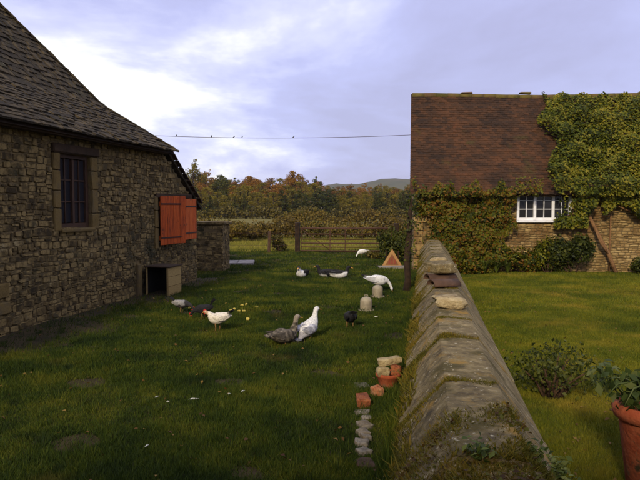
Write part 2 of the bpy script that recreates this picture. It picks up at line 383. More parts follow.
# hills far beyond the wood
M_hill = mat('hill_woods', [srgb(48, 52, 28), srgb(72, 72, 36), srgb(84, 74, 40)], .02, 1, 1, .06, 0)
hx, hy = np.meshgrid(np.linspace(-1300, 1500, 160), np.linspace(950, 1950, 40))
base = np.exp(-((hx-250)/300)**2)*54+np.exp(-((hx+330)/420)**2)*26+np.exp(-((hx-900)/420)**2)*52+6
hz = base*np.exp(-((hy-1480)/260)**2)+3*np.sin(hx*.05)*np.exp(-((hy-1480)/300)**2)+rng.normal(0, .9, hx.shape)*np.exp(-((hy-1480)/260)**2)
hz = np.where((hy < 990) | (hy > 1910), -2, hz)
i = np.arange(hx.size).reshape(hx.shape); f = np.stack([i[:-1, :-1], i[:-1, 1:], i[1:, 1:], i[1:, :-1]], -1).reshape(-1, 4)
structure(obj('hills', mesh('hills', np.stack([hx, hy, hz], -1).reshape(-1, 3), f, True, M_hill)))

# ------------------------------------------------------------------ barn
P0 = Vector((-3.85, 15.6, 0)); BD = Vector((.213, .977, 0)).normalized(); BRZ = math.atan2(BD.y, BD.x)
barn = thing('stone_barn', 'dark rubble stone barn with steep stone slate roof and orange-red shutters', 'barn', P0, BRZ)
BW = Matrix.Translation(P0) @ Matrix.Rotation(BRZ, 4, 'Z')
S0, S1, EZ, BWID = -17.5, 1.84, 3.66, 6.2; EO = 3.42   # local x range of the wall, eaves, width
def verge(s): return EZ-.04 if s < -.12 else EO-.06-(s-.02)*.70
WIN = (-4.31, -3.32, 1.68, 3.07); SHU = (-.5, 1.35, 1.15, 2.30)
wb = MB()
def wallrect(a, b, c, d, zt=None):
    if zt is None: wb.box(((a+b)/2, .22, (c+d)/2), (b-a, .40, d-c))
    else: wb.add([(a, .02, c), (b, .02, c), (b, .02, zt), (a, .02, d), (a, .42, c), (b, .42, c), (b, .42, zt), (a, .42, d)],
                 [(0, 1, 2, 3), (5, 4, 7, 6), (0, 4, 5, 1), (1, 5, 6, 2), (2, 6, 7, 3), (3, 7, 4, 0)])
wallrect(S0, WIN[0], -.3, EZ); wallrect(WIN[0], WIN[1], -.3, WIN[2]); wallrect(WIN[0], WIN[1], WIN[3], EZ)
wallrect(WIN[1], SHU[0], -.3, EZ-.01); wallrect(SHU[0], SHU[1], -.3, SHU[2])
wallrect(SHU[0], -.12, SHU[3], EZ-.02); wallrect(-.12, SHU[1], SHU[3], EO-.04, verge(SHU[1])); wallrect(SHU[1], S1, -.3, verge(SHU[1]), verge(S1))
wall = wb.obj('wall', M_mortar, barn)
eb = MB()
eb.box((S1-.2, BWID/2+.42, 1.0), (.4, BWID, 2.2)); eb.box((S0+.2, BWID/2+.42, 1.7), (.4, BWID, 3.5)); eb.box(((S0+S1)/2, BWID+.62, 1.7), (S1-S0, .4, 3.5))
eb.obj('rear_wall', M_mortar, barn)
db = MB(); db.box(((S0+S1)/2, 1.6, 1.6), (S1-S0-1, .05, 3.2)); db.obj('shade_backing', M_dark, barn)  # near-black sheet standing in for the shade inside the barn
JAMB_L = (WIN[0]-.21, WIN[0], WIN[2]-.05, WIN[3]); JAMB_R = (WIN[1], WIN[1]+.22, WIN[2]-.05, WIN[3])
LINT = (WIN[0]-.22, WIN[1]+.26, WIN[3], WIN[3]+.17)
SJ = (SHU[0]-.16, SHU[0], SHU[2]-.1, SHU[3]+.05)
BLK = (-1.58, -1.38, .02, .78)
holes = [WIN, SHU, JAMB_L, JAMB_R, LINT, SJ, BLK, (SHU[0]-.1, SHU[1]+.1, SHU[3], SHU[3]+.12)]
T = rubble(-8.5, S1, -.02, EZ-.02, holes, .065, .16, .09, .30, .04, top=verge)
variants = [stone_var(100+k) for k in range(22)]
pieces(wall, BW, 'stone', variants, T, M_stone)
T = rubble(S0, -8.5, -.02, EZ-.02, [], .14, .26, .25, .5, .07)
b = MB()
for k, M in enumerate(T):
    V, F = variants[k % 22]; b.add([M @ Vector(v) for v in V], F)
stuff(b.obj('stone_field', M_stone, wall, True))
# outshot corner quoins, jamb blocks, lintels
def block(x0, x1, z0, z1, m, name, parent=barn, y0=-.035, y1=.2, bev=.018):
    MB().box(((x0+x1)/2, (y0+y1)/2, (z0+z1)/2), (x1-x0, y1-y0, z1-z0), bev=bev, jit=.008).obj(name, m, parent)
for (a, b_, c, d), cuts in ((JAMB_L, (.0, .30, .52, .78, 1)), (JAMB_R, (0, .22, .55, .80, 1)), (SJ, (0, .4, .72, 1))):
    for q in range(len(cuts)-1):
        block(a+random.uniform(-.02, .02), b_, c+(d-c)*cuts[q]+.005, c+(d-c)*cuts[q+1]-.005, M_jamb, 'jamb_stone')
block(BLK[0], BLK[1], BLK[2], BLK[3], M_jamb, 'jamb_stone', y0=-.05)
block(LINT[0], LINT[1], LINT[2]+.005, LINT[3], M_oldwood, 'lintel', y0=-.06)
block(SHU[0]-.1, SHU[1]+.1, SHU[3]+.005, SHU[3]+.11, M_oldwood, 'lintel', y0=-.05)
block(WIN[0]-.05, WIN[1]+.05, WIN[2]-.07, WIN[2]-.005, M_jamb, 'window_sill', y0=-.08)
block(-6.05, -5.72, .62, .86, M_jamb, 'jamb_stone', y0=-.04); block(-6.2, -5.7, .35, .55, M_jamb, 'jamb_stone', y0=-.04)
# barn window
win = obj('window', None, barn, ((WIN[0]+WIN[1])/2, 0, WIN[2])); ww, wh = WIN[1]-WIN[0], WIN[3]-WIN[2]
fb = MB()
for sx in (-1, 1): fb.box((sx*(ww/2-.04), .10, wh/2), (.08, .09, wh), bev=.006)
fb.box((0, .10, .045), (ww-.16, .088, .09)); fb.box((0, .10, wh-.035), (ww-.16, .088, .07)); fb.box((0, .10, wh/2-.005), (.06, .094, wh-.165))
fb.obj('frame', M_winwood, win)
gl = (ww-.16-.06)/2; gz0, gz1 = .09, wh-.07
for sx in (-1, 1):
    cx = sx*(gl/2+.03)
    MB().box((cx, .10, (gz0+gz1)/2), (.022, .05, gz1-gz0-.004)).obj('glazing_bar', M_winwood, win)
    for r_ in range(1, 3):
        MB().box((cx, .10, gz0+(gz1-gz0)*r_/3), (gl-.004, .042, .024)).obj('glazing_bar', M_winwood, win)
    for r_ in range(3):
        for c in (-1, 1):
            o = MB().box((0, 0, 0), (gl/2-.016, .006, (gz1-gz0)/3-.03)).obj('pane', M_glass, win)
            o.location = (cx+c*(gl/4+.003), .105, gz0+(gz1-gz0)*(r_+.5)/3); o.rotation_euler = (R(random.uniform(-1.5, 1.5)), 0, R(random.uniform(-1.5, 1.5)))
# shutters: two leaves of upright boards
def shutter(hinge, yaw, wid, h, flip, y):
    s = obj('shutter', None, barn, (hinge, y, SHU[2]), (0, 0, yaw)); n_ = 4; sg = -1 if flip else 1
    for q in range(n_):
        MB().box((sg*(q+.5)*wid/n_, 0, h/2+random.uniform(-.006, .006)), (wid/n_-.008, .028, h), bev=.004).obj('plank', M_shutter, s)
    for zz in (.17, h-.2):
        MB().box((sg*wid*.46, .034, zz), (wid*.9, .03, .11), bev=.004).obj('ledge', M_shutter, s)
        MB().box((sg*wid*.40, -.021, zz), (wid*.78, .010, .035)).obj('hinge_strap', M_iron, s)
    return s
shutter(SHU[0]-.02, R(-13), .98, 1.20, False, -.085)
shutter(SHU[1]+.22, R(2), 1.02, 1.08, True, -.10).location.z = SHU[2]+.06
# slate roof: flatter at the eaves, hipped at the far end, catslide over the outshot
def rz_(t): return EZ+.71*t if t < 1.1 else EZ+.781+1.33*(t-1.1)
def hs(t): return -.06-.715*(t+.36) if t < 1.1 else -1.104-(t-1.1)     # hip line along the wall
RT = BWID/2+.2
roof = obj('roof', None, barn)
ub = MB(); prof = [-.33, 1.1, RT]
for t0, t1 in zip(prof[:-1], prof[1:]):
    ub.add([(S0-.2, t0, rz_(t0)-.05), (hs(t0)-.05, t0, rz_(t0)-.05), (hs(t1)-.05, t1, rz_(t1)-.05), (S0-.2, t1, rz_(t1)-.05)], [(0, 1, 2, 3)])
    ub.add([(hs(t0)-.05, t0, rz_(t0)-.05), (hs(t0)-.05, 2*RT-t0, rz_(t0)-.05), (hs(t1)-.05, 2*RT-t1, rz_(t1)-.05), (hs(t1)-.05, t1, rz_(t1)-.05)], [(0, 1, 2, 3)])
    ub.add([(S0-.2, 2*RT-t0, rz_(t0)-.05), (hs(t0)-.05, 2*RT-t0, rz_(t0)-.05), (hs(t1)-.05, 2*RT-t1, rz_(t1)-.05), (S0-.2, 2*RT-t1, rz_(t1)-.05)], [(3, 2, 1, 0)])
ub.obj('roof_deck', M_oldwood, roof)
MB().box((S0/2-.25, -.19, EZ-.26), (-S0-.3, .14, .10)).obj('eaves_board', M_oldwood, roof)
# outshot roof slab with red tile verge
ob = MB(); ob.add([(-.12, -.06, EO+.09), (2.05, -.06, EO-1.43), (2.05, BWID, EO-1.43), (-.12, BWID, EO+.09),
                   (-.12, -.06, EO+.17), (2.05, -.06, EO-1.35), (2.05, BWID, EO-1.35), (-.12, BWID, EO+.17)],
                  [(3, 2, 1, 0), (4, 5, 6, 7), (0, 1, 5, 4), (1, 2, 6, 5), (2, 3, 7, 6), (3, 0, 4, 7)])
ob.obj('outshot_roof', M_slate, roof)
for q in range(9):
    a = q/9; MB().box((.05+a*2.0, -.10, EO+.05-a*1.40+.03), (.24, .10, .035), Matrix.Rotation(R(35), 3, 'Y'), bev=.006).obj('verge_tile', M_tile, roof)
sv = [slab_var(500+k) for k in range(16)]
T = []
t = -.36; row = 0
while t < RT-.05:
    fr_ = (t+.36)/(RT+.36); ex = .112-.045*fr_; t1 = t+ex
    ang = math.atan2(rz_(t1+.1)-rz_(t), t1+.1-t); L_ = ex/math.cos(ang)*1.7
    x = S0-.2+random.uniform(0, .2); xe = hs(t)+.02
    while x < xe-.04:
        wd = min(random.uniform(.11, .25)*(1.1-.35*fr_), xe-x)
        sag = .03*math.sin(x*.8+1)+.015*math.sin(x*2.3)
        c = Vector((x+wd/2, t+math.cos(ang)*L_/2, rz_(t)+math.sin(ang)*L_/2+sag*(0.3+fr_)))
        nrm = Vector((0, -math.sin(ang), math.cos(ang)))
        th = random.uniform(.026, .042)
        c += nrm*(th*.9+random.uniform(0, .016))
        T.append(TRS(c, (wd-.008, L_*random.uniform(.95, 1.06), th), ang-R(7), R(random.uniform(-1.2, 1.2)), R(random.uniform(-1.5, 1.5))))
        x += wd
    t = t1; row += 1
pieces(roof, BW, 'slate', sv, T, M_slate, smooth=False)
for q in range(26):                                   # hip stones
    t = -.2+q*(RT+.1)/26
    a = math.atan2(rz_(t+.1)-rz_(t), .1*1.41)
    MB().box((0, 0, 0), (.26, .24, .03), bev=.006, jit=.006).obj('hip_slate', M_slate, roof, loc=(hs(t)-.02, t, rz_(t)+.045), rot=(0, -a, math.atan2(.1, hs(t+.1)-hs(t))))
MB().box((S0/2-RT/2, RT, rz_(RT)+.03), (-S0-RT, .3, .12), bev=.04).obj('ridge', M_slate, roof)

# stone pier past the barn's end, its top slab
pc = G(211, 273); pier = thing('stone_pier', 'square rubble stone pier with flat capstone beyond the orange-red shutters', 'stone pier', (pc.x, pc.y+.45, 0), R(-6))
core = MB().box((0, 0, .75), (.84, .84, 1.56)).obj('wall', M_mortar, pier)
PW = Matrix.Translation(pier.location) @ Matrix.Rotation(R(-6), 4, 'Z')
for side in range(4):
    A = Matrix.Rotation(side*math.pi/2, 4, 'Z') @ Matrix.Translation((0, -.42, 0))
    Tp = [A @ m_ for m_ in rubble(-.44, .44, 0, 1.5, [], .09, .17, .14, .32, .05)]
    pieces(core, PW, 'stone', variants[:8], Tp, M_stone, limit=60)
MB().box((0, 0, 1.56), (1.02, 1.0, .10), bev=.03, jit=.015).obj('capstone', M_stone, pier)

# ------------------------------------------------------------------ cottage
CX, CY = 2.94, 19.4; CL = 11.0
cot = thing('cottage', 'ochre stone cottage with brown clay tile roof and white casement window', 'cottage', (CX, CY, 0))
CW = Matrix.Translation((CX, CY, 0)); EH = 2.72; PIT = R(50); HALF = 2.72
def cx_px(px): return (px-320)/FPX*CY-CX
CWIN = (cx_px(517), cx_px(572), 1.65, 2.61)
b = MB()
def crect(a, b_, c, d): b.box(((a+b_)/2, .24, (c+d)/2), (b_-a, .4, d-c))
crect(0, CWIN[0], -.2, EH); crect(CWIN[0], CWIN[1], -.2, CWIN[2]); crect(CWIN[0], CWIN[1], CWIN[3], EH); crect(CWIN[1], CL, -.2, EH)
cwall = b.obj('wall', M_mortar, cot)
b = MB(); SK = .15
b.add([(0, .44, -.2), (0, .44, EH), (HALF*SK, HALF, EH+HALF*math.tan(PIT)), (2*HALF*SK, 2*HALF, EH), (2*HALF*SK, 2*HALF, -.2)]+
      [(.35, .44, -.2), (.35, .44, EH), (.35+HALF*SK, HALF, EH+HALF*math.tan(PIT)), (.35+2*HALF*SK, 2*HALF, EH), (.35+2*HALF*SK, 2*HALF, -.2)],
      [(0, 1, 2, 3, 4), (9, 8, 7, 6, 5)]+[(i_, (i_+5), (i_+1) % 5+5, (i_+1) % 5) for i_ in range(5)])
b.box((CL/2+.5, 2*HALF, 1.2), (CL-.9, .3, 2.9))
b.obj('gable_wall', M_cstone, cot)
MB().box((CL/2, 1.6, 1.3), (CL-1.2, .05, 2.6)).obj('shade_backing', M_dark, cot)  # dark sheet in place of the unlit cottage room
T = rubble(-.02, CL, -.02, EH-.02, [CWIN, (CWIN[0]-.12, CWIN[1]+.12, CWIN[3], CWIN[3]+.1), (0, .42, 0, EH)], .055, .115, .10, .28, .045)
b = MB(); v2 = [stone_var(900+k) for k in range(12)]
for k, M in enumerate(T):
    V, F = v2[k % 12]; b.add([M @ Vector((v[0], v[1], v[2])) for v in V], F)
o = b.obj('stone_field', M_cstone, cwall, True); o.location.y = .03; stuff(o)
z = 0; k = 0
while z < EH-.05:                                      # corner quoins, big enough to pick apart
    h = random.uniform(.2, .3); h = min(h, EH-z); wd = .42 if k % 2 else .3
    MB().box((wd/2-.01, .16, z+h/2), (wd-.01, .36, h-.012), bev=.015, jit=.008).obj('quoin', M_cstone, cwall); z += h; k += 1
MB().box(((CWIN[0]+CWIN[1])/2, .05, CWIN[3]+.05), (CWIN[1]-CWIN[0]+.24, .12, .09), bev=.01).obj('lintel', M_oldwood, cot)
# casement window
win = obj('window', None, cot, (CWIN[0], 0, CWIN[2])); W_, H_ = CWIN[1]-CWIN[0], CWIN[3]-CWIN[2]
MB().box((W_/2, .02, -.03), (W_+.1, .22, .07), bev=.01).obj('window_sill', M_white, win)
b = MB(); edges = [0, W_/3, 2*W_/3, W_]
for k, e_ in enumerate(edges): b.box((min(max(e_, .045), W_-.045), .09, H_/2+.005), (.085, .09, H_-.012), bev=.006)
for k in range(3):
    a, c = edges[k]+(.088 if k == 0 else .044), edges[k+1]-(.088 if k == 2 else .044)
    b.box(((a+c)/2, .09, .045), (c-a, .084, .075)); b.box(((a+c)/2, .09, H_-.04), (c-a, .084, .07))
b.obj('frame', M_white, win)
for k in range(3):
    a, c = edges[k]+(.09 if k == 0 else .046), edges[k+1]-(.09 if k == 2 else .046); g0, g1 = .085, H_-.078
    MB().box(((a+c)/2, .09, (g0+g1)/2), (.022, .05, g1-g0)).obj('glazing_bar', M_white, win)
    for r_ in (1, 2): MB().box(((a+c)/2, .09, g0+(g1-g0)*r_/3), (c-a, .044, .022)).obj('glazing_bar', M_white, win)
    for r_ in range(3):
        for s in (-1, 1):
            o = MB().box((0, 0, 0), ((c-a)/2-.018, .005, (g1-g0)/3-.03)).obj('pane', M_glass, win)
            o.location = ((a+c)/2+s*((c-a)/4+.006), .10, g0+(g1-g0)*(r_+.5)/3); o.rotation_euler = (R(random.uniform(-1, 1)), 0, R(random.uniform(-1, 1)))
# clay tile roof
croof = obj('roof', None, cot)
SLN = (HALF+.22)/math.cos(PIT); zr = EH+HALF*math.tan(PIT)
ez0 = EH-.22*math.tan(PIT)
b = MB()
for (y0, z0, y1, z1) in ((-.22, ez0, HALF, zr), (2*HALF+.22, ez0, HALF, zr)):
    b.add([(-.08+y0*SK, y0, z0-.06), (CL+.2, y0, z0-.06), (CL+.2, y1, z1-.06), (-.08+y1*SK, y1, z1-.06)], [(0, 1, 2, 3)])
b.obj('roof_deck', M_oldwood, croof)
b = MB(); tv = [slab_var(700+k) for k in range(8)]; rows = 44; k = 0
for r_ in range(rows):
    d0 = r_*SLN/rows; ex = SLN/rows; y0 = -.24+d0*math.cos(PIT); z0 = ez0-.02+d0*math.sin(PIT)
    x = -.12+y0*SK; half = r_ % 2
    while x < CL+.1:
        wd = .0825 if half else .165; half = 0; Ln = ex*1.9
        sag = -.05*math.sin(math.pi*r_/rows)*math.sin(x*.55+.8)-.015*math.sin(x*1.7)+.03*r_/rows*math.sin(x*.8+1)
        c = Vector((x+wd/2, y0+math.cos(PIT)*Ln/2, z0+math.sin(PIT)*Ln/2+sag))+Vector((0, -math.sin(PIT), math.cos(PIT)))*(.018+random.uniform(0, .008))
        M = TRS(c, (wd-.006, Ln, .022), PIT-R(5.5)+R(random.uniform(-1.5, 1.5)), R(random.uniform(-1.2, 1.2)), R(random.uniform(-1.2, 1.2)))
        V, F = tv[k % 8]; b.add([M @ Vector(v) for v in V], F); x += wd; k += 1
stuff(b.obj('tile_field', M_tile, croof))
M_ridge = mat('mossy_ridge', [srgb(70, 66, 26), srgb(100, 88, 40), srgb(92, 70, 46)], 3, .95, .6, 20, .3)
x = -.1+HALF*SK
while x < CL:
    b = MB(); b.tube([(x, HALF, zr-.01+.03*math.sin(x*.8+1)), (x+.41, HALF, zr-.01+.03*math.sin(x*.8+1.3)+random.uniform(-.01, .01))], .10, 10); b.obj('ridge_tile', M_ridge, croof, True); x += .42
for px in (465, 523, 640):                            # raised ridge pieces
    xx = (px-320)/FPX*(CY+HALF)-CX
    MB().box((xx, HALF, zr+.115), (.42, .2, .07), bev=.03, jit=.015).obj('ridge_tile', M_ridge, croof)

# creepers on the cottage: each a plant of its own
def creeper(name, label, m, stems, P, Nn, size, jitter=.6):
    t_ = thing(name, label, 'climbing plant', stems[0][0][0])
    o0 = Vector(t_.location)
    for path, rad, sm_ in stems:
        b_ = MB(); b_.tube([Vector(p)-o0 for p in path], rad, 8, wob=.12); b_.obj('stem', sm_, t_, True)
    V, F = leaves(P-np.array(o0), Nn, size, droop=.5, jitter=jitter)
    obj('foliage', mesh('foliage', V, F, False, m), t_)
    return t_
def roof_pt(px, py):                                   # point of the front roof slope seen at a photo pixel
    d = ray(px, py); n_ = Vector((0, -math.sin(PIT), math.cos(PIT))); q = Vector((CX, CY, EH)); o_ = Vector((0, 0, CAM_H))
    return o_+d*((q-o_).dot(n_)/d.dot(n_)), n_
def wall_pt(px, py): return D(px, py, CY-.05), Vector((0, -1, 0))
def noise2(x, y, s=0): return math.sin(x*.11+s)*math.cos(y*.13+s*2)+.6*math.sin(x*.27+y*.19+s*3)+.4*math.sin(x*.05-y*.31+s)
eave_py = 187.5
def cover(n, inside, lift, roofy=True):
    P, Q = [], []
    while len(P) < n:
        px, py = random.uniform(405, 700), random.uniform(88, 276)
        a = inside(px, py)
        if a <= 0 or random.random() > a: continue
        p, n_ = roof_pt(px, py) if (py < eave_py and roofy) else wall_pt(px, py)
        if abs(py-eave_py-2) < 9 and random.random() < .65: p, n_ = D(px, py, CY-.34), Vector((0, -1, .3))
        h = .05+lift(px, py)*random.random()**.6
        P.append(p+n_*h); Q.append(n_+Vector((0, 0, .35)))
    return np.array([tuple(p) for p in P]), np.array([tuple(q) for q in Q])
def in_left(px, py):                                   # reddish creeper left of the window
    if 514 < px: return 0 if not (py < 196 and px < 540 and py > 184) else .5
    edge = 413+3*math.sin(py*.3); top = 188+3*math.sin(px*.21)+2*math.sin(px*.5)
    if px < edge or py < top: return 0
    right = 514-max(0, (py-222))*.35+6*math.sin(py*.23); low = 272
    if px > right or py > low: return 0
    if px < 430 and py > 215: return .06
    return 1.0 if noise2(px*1.7, py*1.7, 1) > -.9 else .25
def in_right(px, py):                                  # golden creeper over the roof
    left = 545-6*math.sin(py*.16)-6*math.sin(py*.07)
    if py > 160: left = 552+6*math.sin(py*.1)
    if py < 98+3*math.sin(px*.3): return 0
    if px < left: return 0
    low = 206+10*math.sin(px*.09)+7*math.sin(px*.23)
    if px > 600: low = 212+8*math.sin(px*.13)
    if px < 585: low = 228 if px > 552 else 190
    if 556 < px < 572 and 193 < py < 216: return .12
    if py > low: return 0
    return 1.0 if noise2(px*1.3, py*1.3, 2.2) > -1.7 else .7
P, Q = cover(8800, in_left, lambda x, y: .24+.12*noise2(x, y, .5))
ST = []
for px in (440, 468, 492):
    a = D(px, 272, CY-.12); ST.append(([a, D(px+4, 240, CY-.1), D(px-5, 210, CY-.1), D(px+6, 190, CY-.08)], [.03, .025, .018, .01], M_bark))
creeper('creeper', 'reddish and green leafy creeper on the cottage wall below the tiled eaves', M_ivy, ST, P, Q, .10)
P, Q = cover(27000, in_right, lambda x, y: .07+max(.16, .28+.18*noise2(x, y, 4))*min(1, .2+max(0, y-98)/32))
ST = [([D(616, 273, CY-.25), D(609, 255, CY-.22), D(600, 238, CY-.25), D(592, 222, CY-.2), D(586, 208, CY-.15), D(582, 196, CY-.25)], [.07, .06, .055, .05, .045, .03], M_palebark),
      ([D(609, 255, CY-.22), D(601, 243, CY-.35), D(596, 232, CY-.3)], [.04, .035, .02], M_palebark),
      ([D(609, 272, CY-.1), D(610, 240, CY-.1), D(611, 214, CY-.1)], [.025, .022, .018], M_palebark),
      ([D(592, 222, CY-.2), D(575, 213, CY-.12), D(562, 218, CY-.1)], [.03, .025, .012], M_palebark),
      ([D(645, 225, CY-.15), D(632, 212, CY-.12), D(618, 206, CY-.2)], [.04, .03, .02], M_palebark)]
creeper('creeper', 'golden green climber with pale bare trunk spreading over the clay tile roof', M_wist, ST, P, Q, .10, .42)

def bush(name, label, cat, c, rx, ry, h, n, m, size, stems=6, jitter=.7, nb=14, group=None, bark=None):
    t_ = thing(name, label, cat, c, 0, group); cs, rs = [], []
    for k in range(nb):
        a, r_ = random.uniform(0, 6.28), random.random()**.5*.75
        zc = random.uniform(.3, .8)*h*(1-.35*r_); cs.append((rx*r_*math.cos(a), ry*r_*math.sin(a), zc)); q = random.uniform(.22, .36)
        rs.append((rx*q*1.3, ry*q*1.3, h*q*.85))
    b_ = MB()
    for k in range(stems):
        c2 = Vector(cs[k % nb]); b_.tube([(c2.x*.15, c2.y*.15, -.02), (c2.x*.5, c2.y*.5, c2.z*.55), tuple(c2)], [.018*h+.006, .012*h+.004, .004], 6)
    stuff(b_.obj('stem', bark or M_bark, t_, True))
    P_, Q_ = clumps(cs, rs, n); P_[:, 2] = np.maximum(P_[:, 2], .02)
    V, F = leaves(P_, Q_, size, jitter=jitter); obj('foliage', mesh('foliage', V, F, False, m), t_)
    return t_
def at_wall(px, d=.4): return (D(px, 272, CY-d).x, CY-d, 0)
bush('shrub', 'dense green shrub at the cottage wall between window and bare creeper trunk', 'shrub', at_wall(574, .5), .85, .4, 1.45, 3400, M_shrub, .10, nb=18)
bush('shrub', 'yellow green shrub at the cottage wall right under the white casement window', 'shrub', at_wall(548), .6, .3, 1.25, 1900, M_wist, .09, nb=14)
bush('shrub', 'russet shrub at the cottage foot beside the strap leaved plants', 'shrub', at_wall(522), .6, .3, 1.0, 1600, M_ivy, .09)
bush('shrub', 'small shrub at the cottage foot past the bare creeper trunk', 'shrub', at_wall(641), .4, .3, .6, 1000, M_shrub, .09)
bush('shrub', 'dark shrub in the corner between garden wall and cottage creeper', 'shrub', at_wall(466, .5), .6, .35, .8, 1600, M_ivy, .10)
def strap(label, c, n, h):
    t_ = thing('strap_plant', label, 'plant', c, 0, None); b_ = MB()
    for k in range(n):
        a = random.uniform(0, 6.28); ln = h*random.uniform(.7, 1.2); o_ = random.uniform(.3, .9)*ln; wd = .014
        p = [Vector((math.cos(a)*o_*t2**1.3, math.sin(a)*o_*t2**1.3, ln*(1.5*t2-.9*t2*t2))) for t2 in (0, .3, .6, .85, 1)]
        sd = Vector((-math.sin(a), math.cos(a), 0)); V = []
        for q, w_ in zip(p, (1, 1.2, 1, .6, .1)): V += [q-sd*wd*w_, q+sd*wd*w_]
        b_.add(V, [(2*i2, 2*i2+1, 2*i2+3, 2*i2+2) for i2 in range(4)])
    b_.obj('leaf', M_weed, t_)
for px, lab in ((483, 'strap leaved plant at the cottage foot nearest the garden wall'), (495, 'arching strap leaved clump below the reddish creeper'), (506, 'pale strap leaved tuft beside the low russet shrub')):
    c = G(px, 274); strap(lab, (c.x, c.y-.15, .02), 60, .66)

# ------------------------------------------------------------------ garden wall
GD = Vector((WDX, 1, 0)).normalized(); GRZ = math.atan2(GD.y, GD.x)
gw = thing('garden_wall', 'low stone garden wall with heavy sloped coping running to the cottage', 'wall', (.12, 0, 0), GRZ)
GWM = Matrix.Translation((.12, 0, 0)) @ Matrix.Rotation(GRZ, 4, 'Z')
LEN0, LEN1 = 1.6, 19.35
b = MB(); b.box(((LEN0+LEN1)/2, -.17, .33), (LEN1-LEN0, .54, .76)); gcore = b.obj('wall', M_mortar, gw)
for sd in (1, -1):
    Tg = rubble(LEN0, LEN1, -.02, .70, [], .09, .18, .16, .42, .06)
    A = Matrix.Translation((0, -.17+.27*sd, 0)) @ (Matrix.Identity(4) if sd < 0 else Matrix.Diagonal((1, -1, 1, 1)))
    if sd < 0: A = Matrix.Translation((0, -.44, 0))
    else: A = Matrix.Translation((LEN0+LEN1, .10, 0)) @ Matrix.Rotation(math.pi, 4, 'Z')
    pieces(gcore, GWM, 'stone', variants, [A @ m_ for m_ in Tg], M_stone, limit=140)
def coping(x0, x1, dz, seed):
    r = np.random.default_rng(seed)
    prof = [(.26, .66), (.27, .735), (.17, .86), (.08, .975), (.012, 1.045), (-.005, 1.06), (-.15, 1.066), (-.295, 1.06), (-.312, 1.045), (-.39, .95), (-.485, .83), (-.585, .71), (-.59, .65), (-.40, .64), (.1, .64)]
    prof = np.array(prof); nx = max(4, int((x1-x0)/(.03 if x0 < 7 else .08))); tt = np.linspace(0, len(prof)-1, 3*(len(prof)-1)+1 if x0 < 7 else len(prof)); prof = np.stack([np.interp(tt, np.arange(len(prof)), prof[:, 0]), np.interp(tt, np.arange(len(prof)), prof[:, 1])], 1); xs_ = np.linspace(x0+.009, x1-.009, nx); V = []
    ph = r.uniform(0, 6, 6)
    for i2, x in enumerate(xs_):
        e2 = 1 if 0 < i2 < nx-1 else .985
        n_ = .003*np.sin(x*5+ph[0]+prof[:, 0]*7)+.002*np.sin(x*11+ph[1]-prof[:, 0]*13)+.0012*np.sin(x*37+ph[2]+prof[:, 0]*31)*np.sin(x*23-prof[:, 0]*44+ph[3])+r.normal(0, .0007, len(prof))-.008*np.maximum(0, np.sin(x*17+ph[4]+prof[:, 0]*9)*np.sin(x*6.1+ph[5]-prof[:, 0]*14)-.45)
        pz = prof[:, 1]+n_+dz; py_ = prof[:, 0]+.5*n_
        if e2 < 1: pz = (pz-.85)*.975+.85; py_ = (py_+.16)*.975-.16
        V += [(x+(r.normal(0, .007) if e2 < 1 else 0), a, c) for a, c in zip(py_, pz)]
    k = len(prof); F_ = []
    for i2 in range(nx-1):
        for j in range(k):
            a, c = i2*k+j, i2*k+(j+1) % k; F_.append((a, a+k, c+k, c))
    F_ += [tuple(range(k)), tuple(range((nx-1)*k, nx*k))[::-1]]
    me_ = mesh('coping_stone', V, F_, True, M_cop); me_.set_sharp_from_angle(angle=R(20)); o_ = obj('coping_stone', me_, gw)
cuts = [LEN0, 2.55, 3.68, 4.95, 5.75, 6.9, 8.05, 9.0, 10.3, 11.5, 12.5, 13.8, 15.0, 16.2, 17.4, 18.5, LEN1]
CDZ = [random.uniform(-.016, .016) for _ in cuts[1:]]
for k in range(len(cuts)-1): coping(cuts[k], cuts[k+1], CDZ[k], 40+k)
# moss and grass rooted along the coping: joints, left slope and the near end
def cop_z(y):                                          # coping height across local y (left positive)
    return np.interp(y, [-.585, -.312, -.03, .0, .27], [.71, 1.045, 1.06, 1.045, .735])
mx_, my_, mh = [], [], []
def scatter(n, x0, x1, y0, y1, h, keep=None):
    for _ in range(n):
        x, y = random.uniform(x0, x1), random.uniform(y0, y1)
        if keep and random.random() > keep(x, y): continue
        mx_.append(x); my_.append(y); mh.append(h*random.uniform(.5, 1.3))
scatter(52000, 1.6, 3.45, -.58, .28, .026, lambda x, y: max(0, min(1, (3.1-x)*1.1+.35*math.sin(x*9+y*7)+.25*math.sin(y*17))) )
for c in cuts[2:]:
    n_ = 7000 if c < 9 else 1600
    scatter(n_, c-.10, c+.10, -.3, .28, .02, lambda x, y, c=c: math.exp(-((x-c-(.18*(y-.05) if y > 0 else 0)+.03*math.sin(y*19))/.045)**2)*(.9 if y > -.05 else .45))
scatter(5200, 2.4, 9, .18, .285, .05, lambda x, y: max(0, min(1, .7*math.sin(x*3.1)+.5*math.sin(x*7.7+y*9)+.1)))
scatter(40000, 2.6, 18, .06, .28, .022, lambda x, y: max(0, min(1, (.5*math.sin(x*2.3+1)+.5*math.sin(x*5.1+y*12)+.25*math.sin(x*13)+(y-.14)*4))))
mx_, my_, mh = np.array(mx_), np.array(my_), np.array(mh)
V, F = blades(mx_, my_, cop_z(my_)+np.array(CDZ)[np.clip(np.searchsorted(cuts, mx_)-1, 0, len(CDZ)-1)]+.001, mh, mh*.12+.002, 1.8)
stuff(obj('moss', mesh('moss', V, F, False, M_moss), gw))

